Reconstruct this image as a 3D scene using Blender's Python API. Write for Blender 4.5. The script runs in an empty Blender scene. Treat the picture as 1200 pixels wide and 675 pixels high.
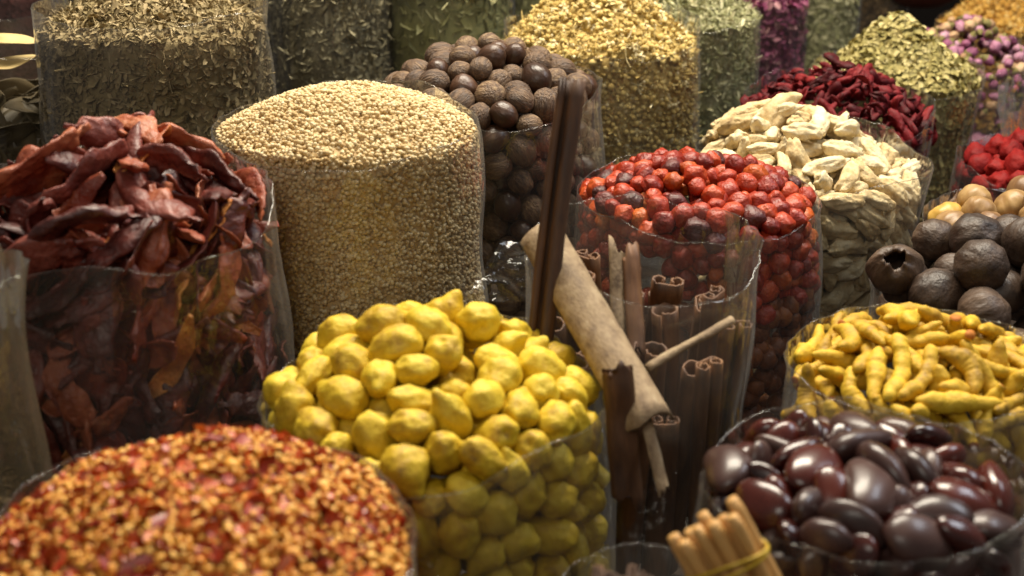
import bpy, bmesh, math, random
import numpy as np
from mathutils import Vector, Matrix, noise as mnoise

SEED = 11
random.seed(SEED)
rng = np.random.default_rng(SEED)
SC = bpy.context.scene
COL = SC.collection
PI = math.pi

# ------------------------------------------------------------------ camera
CAM = np.array([0.0, 0.0, 1.47])
PITCH = math.radians(20)
HFOV = math.radians(40)
FPX = 600 / math.tan(HFOV / 2)
FWD = np.array([0, math.cos(PITCH), -math.sin(PITCH)])
UPV = np.array([0, math.sin(PITCH), math.cos(PITCH)])


def at(px, py, D):
    """world point seen at photo pixel (px, py) at depth D metres"""
    return CAM + D * (FWD + np.array([1, 0, 0]) * (px - 600) / FPX + UPV * (337.5 - py) / FPX)


cd = bpy.data.cameras.new('camera')
cam = bpy.data.objects.new('camera', cd)
COL.objects.link(cam)
cam.location = CAM
cam.rotation_euler = (PI / 2 - PITCH, 0, 0)
cd.sensor_width = 36
cd.angle = HFOV
cd.clip_start = 0.02
cd.clip_end = 60
cd.dof.use_dof = True
cd.dof.focus_distance = 1.52
cd.dof.aperture_fstop = 5.8
SC.camera = cam


# ------------------------------------------------------------------ materials
def lin(h):
    h = h.lstrip('#')
    c = [int(h[i:i + 2], 16) / 255 for i in (0, 2, 4)]
    return tuple(((x + .055) / 1.055) ** 2.4 if x > .04045 else x / 12.92 for x in c) + (1,)


def new_mat(name):
    m = bpy.data.materials.new(name)
    m.use_nodes = True
    nt = m.node_tree
    nt.nodes.clear()
    return m, nt, nt.nodes, nt.links


def ramp(nd, cols):
    r = nd.new('ShaderNodeValToRGB')
    e = r.color_ramp.elements
    n = len(cols)
    for i, c in enumerate(cols):
        pos, h = c if isinstance(c, tuple) else (i / max(1, n - 1), c)
        if i < 2:
            el = e[i]
            el.position = pos
        else:
            el = e.new(pos)
        el.color = lin(h)
    return r


def organic(name, cols, src='object', mix=.5, nscale=60, stretch=(1, 1, 1), rough=.5, bump=.2, bscale=None,
            coat=0., spec=.5, detail=4, dist=.004, rough_var=.15, sss=0., trans=0.):
    """mottled natural surface; colour = ramp( per-piece random + noise )"""
    m, nt, nd, ln = new_mat(name)
    out = nd.new('ShaderNodeOutputMaterial')
    b = nd.new('ShaderNodeBsdfPrincipled')
    tc = nd.new('ShaderNodeTexCoord')
    mp = nd.new('ShaderNodeMapping')
    mp.inputs['Scale'].default_value = stretch
    ln.new(tc.outputs['Object'], mp.inputs['Vector'])
    n1 = nd.new('ShaderNodeTexNoise')
    n1.inputs['Scale'].default_value = nscale
    n1.inputs['Detail'].default_value = detail
    n1.inputs['Roughness'].default_value = .62
    ln.new(mp.outputs[0], n1.inputs['Vector'])
    if src == 'object':
        oi = nd.new('ShaderNodeObjectInfo')
        rv = oi.outputs['Random']
        ad = nd.new('ShaderNodeVectorMath')
        ad.operation = 'ADD'
        sc = nd.new('ShaderNodeVectorMath')
        sc.operation = 'SCALE'
        cx = nd.new('ShaderNodeCombineXYZ')
        for k in range(3):
            ln.new(rv, cx.inputs[k])
        ln.new(cx.outputs[0], sc.inputs[0])
        sc.inputs['Scale'].default_value = 3.7
        ln.new(mp.outputs[0], ad.inputs[0])
        ln.new(sc.outputs[0], ad.inputs[1])
        ln.new(ad.outputs[0], n1.inputs['Vector'])
    else:
        a = nd.new('ShaderNodeAttribute')
        a.attribute_name = 'rnd'
        rv = a.outputs['Fac']
    st = nd.new('ShaderNodeMapRange')
    st.inputs[1].default_value = .25
    st.inputs[2].default_value = .75
    ln.new(n1.outputs['Fac'], st.inputs[0])
    mx = nd.new('ShaderNodeMix')
    mx.data_type = 'FLOAT'
    mx.inputs[0].default_value = mix
    ln.new(rv, mx.inputs[2])
    ln.new(st.outputs[0], mx.inputs[3])
    r = ramp(nd, cols)
    ln.new(mx.outputs[0], r.inputs[0])
    ln.new(r.outputs[0], b.inputs['Base Color'])
    rr = nd.new('ShaderNodeMapRange')
    rr.inputs[3].default_value = max(.05, rough - rough_var)
    rr.inputs[4].default_value = min(1, rough + rough_var)
    ln.new(n1.outputs['Fac'], rr.inputs[0])
    ln.new(rr.outputs[0], b.inputs['Roughness'])
    b.inputs['Specular IOR Level'].default_value = spec
    b.inputs['Coat Weight'].default_value = coat
    b.inputs['Coat Roughness'].default_value = .12
    if sss:
        b.inputs['Subsurface Weight'].default_value = sss
        b.inputs['Subsurface Radius'].default_value = (.006, .003, .0015)
        b.inputs['Subsurface Scale'].default_value = .5
    if bump:
        n2 = nd.new('ShaderNodeTexNoise')
        n2.inputs['Scale'].default_value = bscale or nscale * 3
        n2.inputs['Detail'].default_value = 5
        ln.new((ad.outputs[0] if src == 'object' else mp.outputs[0]), n2.inputs['Vector'])
        bp = nd.new('ShaderNodeBump')
        bp.inputs['Strength'].default_value = bump
        bp.inputs['Distance'].default_value = dist
        ln.new(n2.outputs['Fac'], bp.inputs['Height'])
        ln.new(bp.outputs[0], b.inputs['Normal'])
    if trans:
        t = nd.new('ShaderNodeBsdfTranslucent')
        ln.new(r.outputs[0], t.inputs[0])
        ms = nd.new('ShaderNodeMixShader')
        ms.inputs[0].default_value = trans
        ln.new(b.outputs[0], ms.inputs[1])
        ln.new(t.outputs[0], ms.inputs[2])
        ln.new(ms.outputs[0], out.inputs[0])
    else:
        ln.new(b.outputs[0], out.inputs[0])
    return m


def film(name, haze=.05, edge=.35, tint='#e8e6e0', rough=.06, bump=.5):
    """thin clear plastic: see-through, a little milky towards its silhouette, glossy"""
    m, nt, nd, ln = new_mat(name)
    out = nd.new('ShaderNodeOutputMaterial')
    tr = nd.new('ShaderNodeBsdfTransparent')
    tr.inputs[0].default_value = (.95, .95, .94, 1)
    df = nd.new('ShaderNodeBsdfDiffuse')
    df.inputs[0].default_value = lin(tint)
    tl = nd.new('ShaderNodeBsdfTranslucent')
    tl.inputs[0].default_value = lin(tint)
    mk = nd.new('ShaderNodeMixShader')
    ln.new(df.outputs[0], mk.inputs[1])
    ln.new(tl.outputs[0], mk.inputs[2])
    gl = nd.new('ShaderNodeBsdfGlossy')
    gl.inputs['Roughness'].default_value = rough
    gl.inputs[0].default_value = (.9, .9, .9, 1)
    tc = nd.new('ShaderNodeTexCoord')
    mp = nd.new('ShaderNodeMapping')
    mp.inputs['Scale'].default_value = (1, 1, .45)
    ln.new(tc.outputs['Object'], mp.inputs[0])
    nz = nd.new('ShaderNodeTexNoise')
    nz.inputs['Scale'].default_value = 22
    nz.inputs['Detail'].default_value = 3
    nz.inputs['Distortion'].default_value = .8
    ln.new(mp.outputs[0], nz.inputs['Vector'])
    bp = nd.new('ShaderNodeBump')
    bp.inputs['Strength'].default_value = bump
    bp.inputs['Distance'].default_value = .012
    ln.new(nz.outputs['Fac'], bp.inputs['Height'])
    ln.new(bp.outputs[0], gl.inputs['Normal'])
    fr = nd.new('ShaderNodeFresnel')
    fr.inputs[0].default_value = 1.4
    lw = nd.new('ShaderNodeLayerWeight')
    lw.inputs[0].default_value = .5
    pw = nd.new('ShaderNodeMath')
    pw.operation = 'POWER'
    pw.inputs[1].default_value = 4
    ln.new(lw.outputs['Facing'], pw.inputs[0])
    ma = nd.new('ShaderNodeMath')
    ma.operation = 'MULTIPLY_ADD'
    ln.new(pw.outputs[0], ma.inputs[0])
    ma.inputs[1].default_value = edge
    # dust and creases: patchy haze
    nh = nd.new('ShaderNodeTexNoise')
    nh.inputs['Scale'].default_value = 9
    nh.inputs['Detail'].default_value = 6
    ln.new(mp.outputs[0], nh.inputs['Vector'])
    hm = nd.new('ShaderNodeMapRange')
    hm.inputs[1].default_value = .35
    hm.inputs[2].default_value = .75
    hm.inputs[3].default_value = haze * .4
    hm.inputs[4].default_value = haze * 1.8
    ln.new(nh.outputs['Fac'], hm.inputs[0])
    ln.new(hm.outputs[0], ma.inputs[2])
    m1 = nd.new('ShaderNodeMixShader')
    ln.new(ma.outputs[0], m1.inputs[0])
    ln.new(tr.outputs[0], m1.inputs[1])
    ln.new(mk.outputs[0], m1.inputs[2])
    m2 = nd.new('ShaderNodeMixShader')
    fm = nd.new('ShaderNodeMath')
    fm.operation = 'MINIMUM'
    fm.inputs[1].default_value = .55
    ln.new(fr.outputs[0], fm.inputs[0])
    ln.new(fm.outputs[0], m2.inputs[0])
    ln.new(m1.outputs[0], m2.inputs[1])
    ln.new(gl.outputs[0], m2.inputs[2])
    ln.new(m2.outputs[0], out.inputs[0])
    return m


def simple(name, h, rough=.6, h2=None, nscale=8):
    return organic(name, [h, h2 or h], src='attr', mix=1., nscale=nscale, rough=rough, bump=.15)


FILM = film('clear_plastic_film', haze=.035, edge=.30)
FILM_OLD = film('cloudy_plastic_film', haze=.055, edge=.45, tint='#cfc6b8')
FILM_DUSTY = film('dusty_plastic_film', haze=.16, edge=.4, tint='#a89878')
FILM_RIM = film('plastic_rim', haze=.02, edge=.15, bump=0)


# ------------------------------------------------------------------ mesh helpers
def link(name, me, parent=None, loc=None):
    o = bpy.data.objects.new(name, me)
    COL.objects.link(o)
    if parent is not None:
        o.parent = parent
    if loc is not None:
        o.location = loc
    return o


def tag(o, label=None, cat=None, group=None, kind=None):
    for k, v in (('label', label), ('category', cat), ('group', group), ('kind', kind)):
        if v:
            o[k] = v
    return o


def mesh_from(name, V, Fc, mats, smooth=True, mat_idx=None):
    me = bpy.data.meshes.new(name)
    me.from_pydata([tuple(v) for v in V], [], [tuple(f) for f in Fc])
    for m in (mats if isinstance(mats, (list, tuple)) else [mats]):
        me.materials.append(m)
    me.polygons.foreach_set('use_smooth', [smooth] * len(me.polygons))
    if mat_idx is not None:
        me.polygons.foreach_set('material_index', mat_idx)
    me.update()
    return me


def ico(sub):
    bm = bmesh.new()
    bmesh.ops.create_icosphere(bm, subdivisions=sub, radius=1)
    bm.verts.ensure_lookup_table()
    V = np.array([v.co[:] for v in bm.verts])
    Fc = np.array([[v.index for v in f.verts] for f in bm.faces])
    bm.free()
    return V, Fc


ICO1, ICO2, ICO3, ICO4 = ico(1), ico(2), ico(3), ico(4)


def nz(p, f=1., off=0.):
    return np.array([mnoise.noise(Vector((x * f + off, y * f + off * 1.7, z * f - off))) for x, y, z in p])


def ridged(p, f, off):
    return 1 - 2 * np.abs(nz(p, f, off))


def tube(P, rad, seg=12, flat=1., nfreq=0., namp=0., off=0., roll=0.):
    """closed tapered tube along points P with radii rad; flat squeezes the section; returns V, F"""
    P = np.array(P, float)
    n = len(P)
    T = np.gradient(P, axis=0)
    T /= np.linalg.norm(T, axis=1)[:, None] + 1e-9
    ref = np.array([0, 0, 1.])
    V, Fc = [], []
    for i in range(n):
        b = np.cross(ref, T[i])
        if np.linalg.norm(b) < 1e-4:
            b = np.array([0, 1., 0])
        b /= np.linalg.norm(b)
        c = np.cross(T[i], b)
        rr = roll * i / n
        for j in range(seg):
            a = 2 * PI * j / seg + rr
            V.append(P[i] + rad[i] * (math.cos(a) * b + flat * math.sin(a) * c))
    for i in range(n - 1):
        for j in range(seg):
            k = (j + 1) % seg
            Fc.append((i * seg + j, i * seg + k, (i + 1) * seg + k, (i + 1) * seg + j))
    V += [P[0], P[-1]]
    a, b_ = len(V) - 2, len(V) - 1
    for j in range(seg):
        k = (j + 1) % seg
        Fc.append((a, k, j))
        Fc.append((b_, (n - 1) * seg + j, (n - 1) * seg + k))
    V = np.array(V)
    if namp:
        s = np.concatenate([np.repeat(P, seg, axis=0), P[[0, -1]]])
        d = V - s
        V = s + d * (1 + namp * nz(V, nfreq, off))[:, None]
    return V, Fc


def capsule_profile(t):
    return np.sqrt(np.clip(1 - np.abs(2 * t - 1) ** 3.2, 0, 1))


# ------------------------------------------------------------------ pieces that one can count: shapes
def m_nutmeg(i, mat):
    V, Fc = ICO3
    V = V.copy()
    s = V * [1, 1, 1]
    g = nz(V * [1.2, 4, 4], 1.3, i * 7.3)
    r = 1 + .08 * nz(V, 1.1, i * 3.1) + .04 * g + .035 * ridged(V * [.8, 3, 3], 1.5, i * 2.)
    V = s * r[:, None] * [.0172, .0148, .0148]
    return mesh_from('nutmeg', V, Fc, mat)


def m_bulb(i, mat):
    V, Fc = ICO4
    d = V.copy()
    r = 1 + .17 * nz(d, 1.0, i * 5.7 + 1) + .11 * nz(d, 2.3, i * 2.2) + .016 * ridged(d * [1, 1, 2.0], 2.4, i * 9.1) + .010 * ridged(d, 4.6, i * 1.9) + .010 * nz(d, 9, i)
    k3 = np.array([math.sin(i * 4.), math.cos(i * 2.), .4])
    r -= .16 * np.exp((d @ (k3 / np.linalg.norm(k3)) - 1) * 30)
    nub = np.array([1, .25 * math.sin(i * 2.1), .3 * math.cos(i * 1.3)])
    nub /= np.linalg.norm(nub)
    k = np.clip(d @ nub, 0, 1)
    r += (.06 + .34 * (i % 3 == 0) + .12 * (i % 3 == 1)) * np.exp((k - 1) * 18)
    n2 = np.array([-.9, .3, -.35])
    n2 /= np.linalg.norm(n2)
    r -= .20 * np.exp((d @ n2 - 1) * 30)
    # shallow ring creases round the nub axis
    r -= .014 * (np.cos(np.arccos(np.clip(d @ nub, -1, 1)) * 15 + nz(d, 2, i) * 2) > .72)
    V = d * r[:, None] * np.array([.0168, .0151, .0147]) * (np.array([1.22, .92, .92]) if i in (0, 3, 7) else 1) * (1 + .12 * ((i * 37) % 5 - 2) / 2 * np.array([1, -.5, -.4]))
    return mesh_from('turmeric_bulb', V, Fc, mat)


def m_finger(i, mat):
    n = 44
    t = np.linspace(0, 1, n)
    L = .060 + .013 * math.sin(i * 2.3)
    bend = .007 * math.sin(i * 1.9 + .5)
    P = np.stack([(t - .5) * L, bend * np.sin(t * PI) * 2 - bend, .0015 * np.sin(t * 7 + i)], 1)
    rad = .0076 * capsule_profile(t) * (1 + .15 * np.sin(t * 6 + i * 2) - .10 * t) * (1 + .024 * np.sin(t * 62 + i))
    if i % 2 == 0:
        rad[t > .94] = rad[np.argmax(t > .92)] * .93
    rad = np.maximum(rad, .0004)
    V, Fc = tube(P, rad, 16, .92, 120, .30, i * 3.3)
    N = n * 16
    return mesh_from('turmeric_finger', V, Fc, [mat, M_FEND], mat_idx=[1 if (N + 1) in f and i % 2 == 0 else 0 for f in Fc])


def m_bean(i, mat):
    V, Fc = ICO3
    d = V.copy()
    r = 1 + .13 * nz(d, .9, i * 4.1) + .05 * nz(d, 1.9, i * 3.3)
    k = np.array([math.sin(i * 2.), math.cos(i * 3.), .9])
    r -= .10 * np.exp((d @ (k / np.linalg.norm(k)) - 1) * 8) + .10 * np.exp((d @ np.array([0, 1., 0]) - 1) * 16)
    V = d * r[:, None] * np.array([.0235 + .0018 * math.sin(i * 3), .0165 + .001 * math.cos(i * 2), .0100 + .0012 * math.sin(i)])
    V[:, 1] += .0028 * (V[:, 0] / .0235) ** 2 * (1 if i % 2 else -.6)
    return mesh_from('bean', V, Fc, mat)


def m_lime(i, mat, R=.0250):
    V, Fc = ICO4
    d = V.copy()
    th = np.arctan2(d[:, 1], d[:, 0])
    pol = np.abs(d[:, 2])
    r = 1 + .05 * nz(d, 1.0, i * 3.3) + .026 * np.sin(th * 9 + 2 * nz(d, 1.3, i)) * (1 - pol ** 3) + .008 * nz(d, 6, i)
    r += .012 * ridged(d * [1, 1, .35], 2.6, i * 3.) + .035 * nz(d, 1.8, i * 6.)
    r -= .14 * np.exp((d[:, 2] - 1) * 30)
    r += .05 * np.exp((-d[:, 2] - 1) * 40)
    if i % 4 == 1:
        k = np.array([.8, .3, .5]) / np.linalg.norm([.8, .3, .5])
        r -= .14 * np.exp((d @ k - 1) * 9)
    V = d * r[:, None] * R * np.array([1, 1, .92])
    return mesh_from('dried_lime', V, Fc, mat)


def m_broken_lime(mat, R=.0275):
    """a dried lime with its end broken open: outer shell, torn lip, hollow inside"""
    prof = []
    for a in np.linspace(-PI / 2, 1.16, 22):
        prof.append((math.cos(a) * R, math.sin(a) * R))
    for a in np.linspace(1.13, -PI / 2, 16):
        prof.append((math.cos(a) * R * .86, math.sin(a) * R * .86))
    V, Fc = [], []
    S = 40
    for i, (r, z) in enumerate(prof):
        for j in range(S):
            a = 2 * PI * j / S
            lip = .12 * max(0, 1 - abs(i - 21.5) / 4) * R * (math.sin(a * 2 + 1) + .7 * math.sin(a * 5) + .5 * math.sin(a * 9 + 2))
            rr = r * (1 + .03 * math.sin(a * 7) * math.cos(z / R * 1.4))
            V.append((rr * math.cos(a) * (1 + .05 * math.sin(a * 3)), rr * math.sin(a) * .86, z + lip * 1.5))
    n = len(prof)
    for i in range(n - 1):
        for j in range(S):
            k = (j + 1) % S
            Fc.append((i * S + j, i * S + k, (i + 1) * S + k, (i + 1) * S + j))
    return mesh_from('dried_lime', V, Fc, mat)


def m_ginger(i, mat):
    V, Fc = ICO4
    d = V.copy()
    r = 1 + .24 * nz(d * [.8, 1.2, 1.2], 1.2, i * 4.7) + .20 * nz(d, 2.1, i * 2.9) + .05 * ridged(d * [.6, 1.5, 1.5], 2.5, i) + .035 * ridged(d, 4.2, i * 3.) + .02 * nz(d, 9, i)
    a = np.array([math.cos(i * 2.2), math.sin(i * 2.2), .3])
    r += .28 * np.exp((d @ (a / np.linalg.norm(a)) - 1) * 9) * (i % 2)
    V = d * r[:, None] * np.array([.0225 + .004 * math.sin(i * 2), .0112, .0094])
    V[:, 1] += .006 * np.sin(V[:, 0] * 70 + i)
    return mesh_from('ginger_root', V, Fc, mat)


def m_cherry_chilli(i, mat):
    V, Fc = ICO3
    d = V.copy()
    r = 1 + .24 * nz(d, 1.2, i * 4.4) + .15 * ridged(d * [1, 1, .5], 1.9, i * 8.8) + .06 * ridged(d, 4, i)
    r -= .22 * np.exp((d[:, 2] - 1) * 18)
    k = np.array([.6, -.5, .3 + .1 * i])
    k /= np.linalg.norm(k)
    r -= .13 * np.exp((d @ k - 1) * 9)
    V = d * r[:, None] * np.array([.0104, .0098, .0107]) * (1 + .10 * np.array([math.sin(i * 3), math.cos(i * 5), math.sin(i * 7)]))
    return mesh_from('cherry_chilli', V, Fc, mat)


def m_berry(i, mat):
    V, Fc = ICO3
    d = V.copy()
    r = .95 + .30 * nz(d, 1.6, i * 4.4 + 2) + .24 * ridged(d, 2.2, i * 8.8) + .08 * nz(d, 6, i)
    V = d * r[:, None] * np.array([.0185, .0155, .014])
    return mesh_from('red_berry', V, Fc, mat)


def m_pod(i, mat):
    n = 46
    t = np.linspace(0, 1, n)
    L = .098 + .022 * math.sin(i * 2.7)
    c = .014 * math.sin(i * 1.3 + 1)
    P = np.stack([(t - .5) * L, c * np.sin(t * PI) * 1.6, .006 * np.sin(t * 5 + i * 2)], 1)
    rad = .0158 * np.power(np.clip(np.sin(np.clip(t * .93 + .04, 0, 1) * PI), 0, 1), .55) * (1 - .38 * t)
    stem = t < .10
    rad[stem] = .0028
    rad = np.maximum(rad, .0006)
    V, Fc = tube(P, rad, 30, .40 + .12 * math.sin(i), 42, .70, i * 6.1, roll=.9 * math.sin(i * 1.7))
    V = V + (ridged(V * [.35, 1.4, 1.4], 110, i)[:, None] * np.array([0, .15, 1]) * .0021) + (nz(V, 190, i)[:, None] * np.array([.2, .5, 1]) * .0011)
    return mesh_from('chilli_pod', V, Fc, mat)


def m_shard(i, mat):
    """a torn, curled half of a chilli pod: a thick leathery sheet"""
    nu, nv = 34, 13
    top, bot = [], []
    L = .074 + .022 * math.sin(i * 1.9)
    W = .021 + .004 * math.cos(i * 2.3)
    for a in range(nu):
        u = a / (nu - 1)
        w = W * (math.sin(min(1, u * .9 + .06) * PI) ** .6) * (1 + .18 * math.sin(u * 13 + i))
        for b in range(nv):
            v = b / (nv - 1) - .5
            ang = v * (1.5 + .5 * math.sin(i))
            x = (u - .5) * L
            y = w * math.sin(ang) + .012 * math.sin(u * PI) * math.sin(i * 1.1)
            z = w * (1 - math.cos(ang)) + .010 * math.sin(u * PI * 1.2 + i) + .0035 * mnoise.noise(Vector((x * 60 + i, y * 60, i * 2.))) + .0020 * (1 - 2 * abs(mnoise.noise(Vector((x * 70 + i, y * 210, i * 5.)))))
            top.append((x, y, z))
            bot.append((x, y, z - .0016))
    V = top + bot
    N = nu * nv
    Fc = []
    for a in range(nu - 1):
        for b in range(nv - 1):
            q = (a * nv + b, (a + 1) * nv + b, (a + 1) * nv + b + 1, a * nv + b + 1)
            Fc.append(q)
            Fc.append(tuple(N + x for x in reversed(q)))
    ring = [a * nv for a in range(nu)] + [(nu - 1) * nv + b for b in range(1, nv)] + [a * nv + nv - 1 for a in range(nu - 2, -1, -1)] + [b for b in range(nv - 2, 0, -1)]
    for k in range(len(ring)):
        p, q = ring[k], ring[(k + 1) % len(ring)]
        Fc.append((p, N + p, N + q, q))
    V = np.array(V)
    V[:, 2] -= V[:, 2].mean()
    return mesh_from('chilli_pod', V, Fc, mat)


def m_rosebud(i, mats):
    V, Fc = ICO3
    d = V.copy()
    th = np.arctan2(d[:, 1], d[:, 0])
    h = d[:, 2]
    fold = (np.mod(th * 5 / (2 * PI) + h * 1.3 + i * .3, 1.0))
    r = 1 + .34 * (fold - .5) * np.clip(h + .7, 0, 1) + .16 * nz(d, 2.2, i * 3.)
    V = d * r[:, None] * np.array([.0083, .0083, .0108])
    V[:, 2] += .003 * (h > .6) * fold
    tip = h < -.80
    V[tip, :2] *= .45
    V[tip, 2] -= .004
    idx = [1 if np.mean(h[list(f)]) < -.45 else 0 for f in Fc]
    return mesh_from('rosebud', V, Fc, mats, mat_idx=idx)


def m_hibiscus(i, mat):
    """dried calyx: 4 curled pointed lobes joined at a knobbly base"""
    V, Fc = ICO3
    d = V.copy()
    th = np.arctan2(d[:, 1], d[:, 0])
    up = np.clip(d[:, 2], 0, 1)
    lob = np.clip(np.cos(th * (2 + i % 2) + i), -.4, 1)
    r = .42 + .95 * np.clip(lob, 0, 1) ** 1.5 * (1 - up ** 2) + .22 * nz(d, 2.2, i * 5.)
    V = d * np.maximum(r, .15)[:, None] * np.array([.0150, .0095, .0075])
    V[:, 2] += .012 * (np.hypot(V[:, 0], V[:, 1]) / .015) ** 1.6 * (.3 + .5 * math.sin(i * 2))
    return mesh_from('hibiscus_calyx', V, Fc, mat)


def m_leaf(i, mat, L=.075, W=.014):
    nu, nv = 20, 7
    top, bot = [], []
    for a in range(nu):
        u = a / (nu - 1)
        w = W * math.sin(min(1, u * .96 + .03) * PI) ** .8 + .0004
        for b in range(nv):
            v = (b / (nv - 1) - .5) * 2
            z = .010 * math.sin(u * 2.5 + i) + abs(v) * w * .35 + .003 * mnoise.noise(Vector((u * 3 + i, v * 2, i)))
            top.append(((u - .5) * L, v * w + .008 * math.sin(u * 2 + i * 2), z))
            bot.append((top[-1][0], top[-1][1], z - .0008))
    V = top + bot
    N = nu * nv
    Fc = []
    for a in range(nu - 1):
        for b in range(nv - 1):
            q = (a * nv + b, (a + 1) * nv + b, (a + 1) * nv + b + 1, a * nv + b + 1)
            Fc.append(q)
            Fc.append(tuple(N + x for x in reversed(q)))
    ring = [a * nv for a in range(nu)] + [(nu - 1) * nv + b for b in range(1, nv)] + [a * nv + nv - 1 for a in range(nu - 2, -1, -1)] + [b for b in range(nv - 2, 0, -1)]
    for k in range(len(ring)):
        p, q = ring[k], ring[(k + 1) % len(ring)]
        Fc.append((p, N + p, N + q, q))
    return mesh_from('dried_leaf', np.array(V), Fc, mat)


def m_quill(i, mat, L=.2, r=.010, th=.0016, double=True, turns=1.25, rag=.001, asym=1.):
    """rolled bark: a (double) scroll section drawn along X"""
    pts = []
    m = 26
    d = r * .52 if double else 0
    curl = []
    for k in range(m):
        u = k / (m - 1)
        a = PI / 2 - u * turns * 2 * PI
        rr = r * (.62 if double else 1) * (1 - .5 * u)
        curl.append((d + rr * math.cos(a), rr * math.sin(a)))
    if double:
        pts = [(-x * asym, r * .62 + (y - r * .62) * asym) for x, y in reversed(curl)] + curl
    else:
        pts = curl
    pts = np.array(pts)
    # thin inward offset
    T = np.gradient(pts, axis=0)
    T /= np.linalg.norm(T, axis=1)[:, None] + 1e-9
    Nn = np.stack([T[:, 1], -T[:, 0]], 1)
    inner = pts + Nn * th
    sec = np.concatenate([pts, inner[::-1]])
    K, M = len(sec), len(pts)
    nv = 18
    V, Fc = [], []
    for v in range(nv):
        u = v / (nv - 1)
        for k, (y, z) in enumerate(sec):
            kk = k if k < M else 2 * M - 1 - k
            x = (u - .5) * L
            if v in (0, nv - 1):
                x += rag * (mnoise.noise(Vector((kk * .55 + i * 3., i * 1.3, v))) ) * 1.6
            s = 1 + .07 * mnoise.noise(Vector((u * 5 + i * 2., kk * .12, i * 1.)))
            wob = .05 * r * math.sin(u * 5 + i)
            V.append((x, y * s * (1 + .14 * math.sin(i * 3.1)) + wob, z * s * (1 - .14 * math.sin(i * 3.1)) + .04 * r * math.sin(u * 7 + i * 2)))
    for v in range(nv - 1):
        for k in range(K):
            q = (k + 1) % K
            Fc.append((v * K + k, v * K + q, (v + 1) * K + q, (v + 1) * K + k))
    for k in range(M - 1):
        a, b = k, K - 1 - k
        Fc.append((a, b, b - 1, a + 1))
        o = (nv - 1) * K
        Fc.append((o + a, o + a + 1, o + b - 1, o + b))
    return mesh_from('cinnamon_quill', np.array(V), Fc, mat)


def m_bark(i, mat, L=.16, W=.028, th=.003, curl=1.1, slant=0., wn=.12, rg=.022):
    nu, nv = 26, 9
    top, bot = [], []
    for a in range(nu):
        u = a / (nu - 1)
        for b in range(nv):
            v = b / (nv - 1) - .5
            w = W * (1 + wn * mnoise.noise(Vector((u * 4 + i, 3., 0))))
            ang = v * curl
            e = 0
            if a in (0, nu - 1):
                e = rg * mnoise.noise(Vector((b * .33 + i * 2, a * .1, 1.)))
            e += slant * W * (.25 - abs(v + .12)) * (a == nu - 1)
            x = (u - .5) * L + e
            y = w / curl * math.sin(ang)
            z = w / curl * (math.cos(ang) - 1) + .002 * mnoise.noise(Vector((x * 40, y * 60, i * 3.)))
            top.append((x, y, z))
            bot.append((x, y * .96, z - th))
    V = top + bot
    N = nu * nv
    Fc = []
    for a in range(nu - 1):
        for b in range(nv - 1):
            q = (a * nv + b, (a + 1) * nv + b, (a + 1) * nv + b + 1, a * nv + b + 1)
            Fc.append(q)
            Fc.append(tuple(N + x for x in reversed(q)))
    ring = [a * nv for a in range(nu)] + [(nu - 1) * nv + b for b in range(1, nv)] + [a * nv + nv - 1 for a in range(nu - 2, -1, -1)] + [b for b in range(nv - 2, 0, -1)]
    for k in range(len(ring)):
        p, q = ring[k], ring[(k + 1) % len(ring)]
        Fc.append((p, N + p, N + q, q))
    return mesh_from('bark_piece', np.array(V), Fc, mat)


# ------------------------------------------------------------------ bags
TABLE_Z = .70


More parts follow.
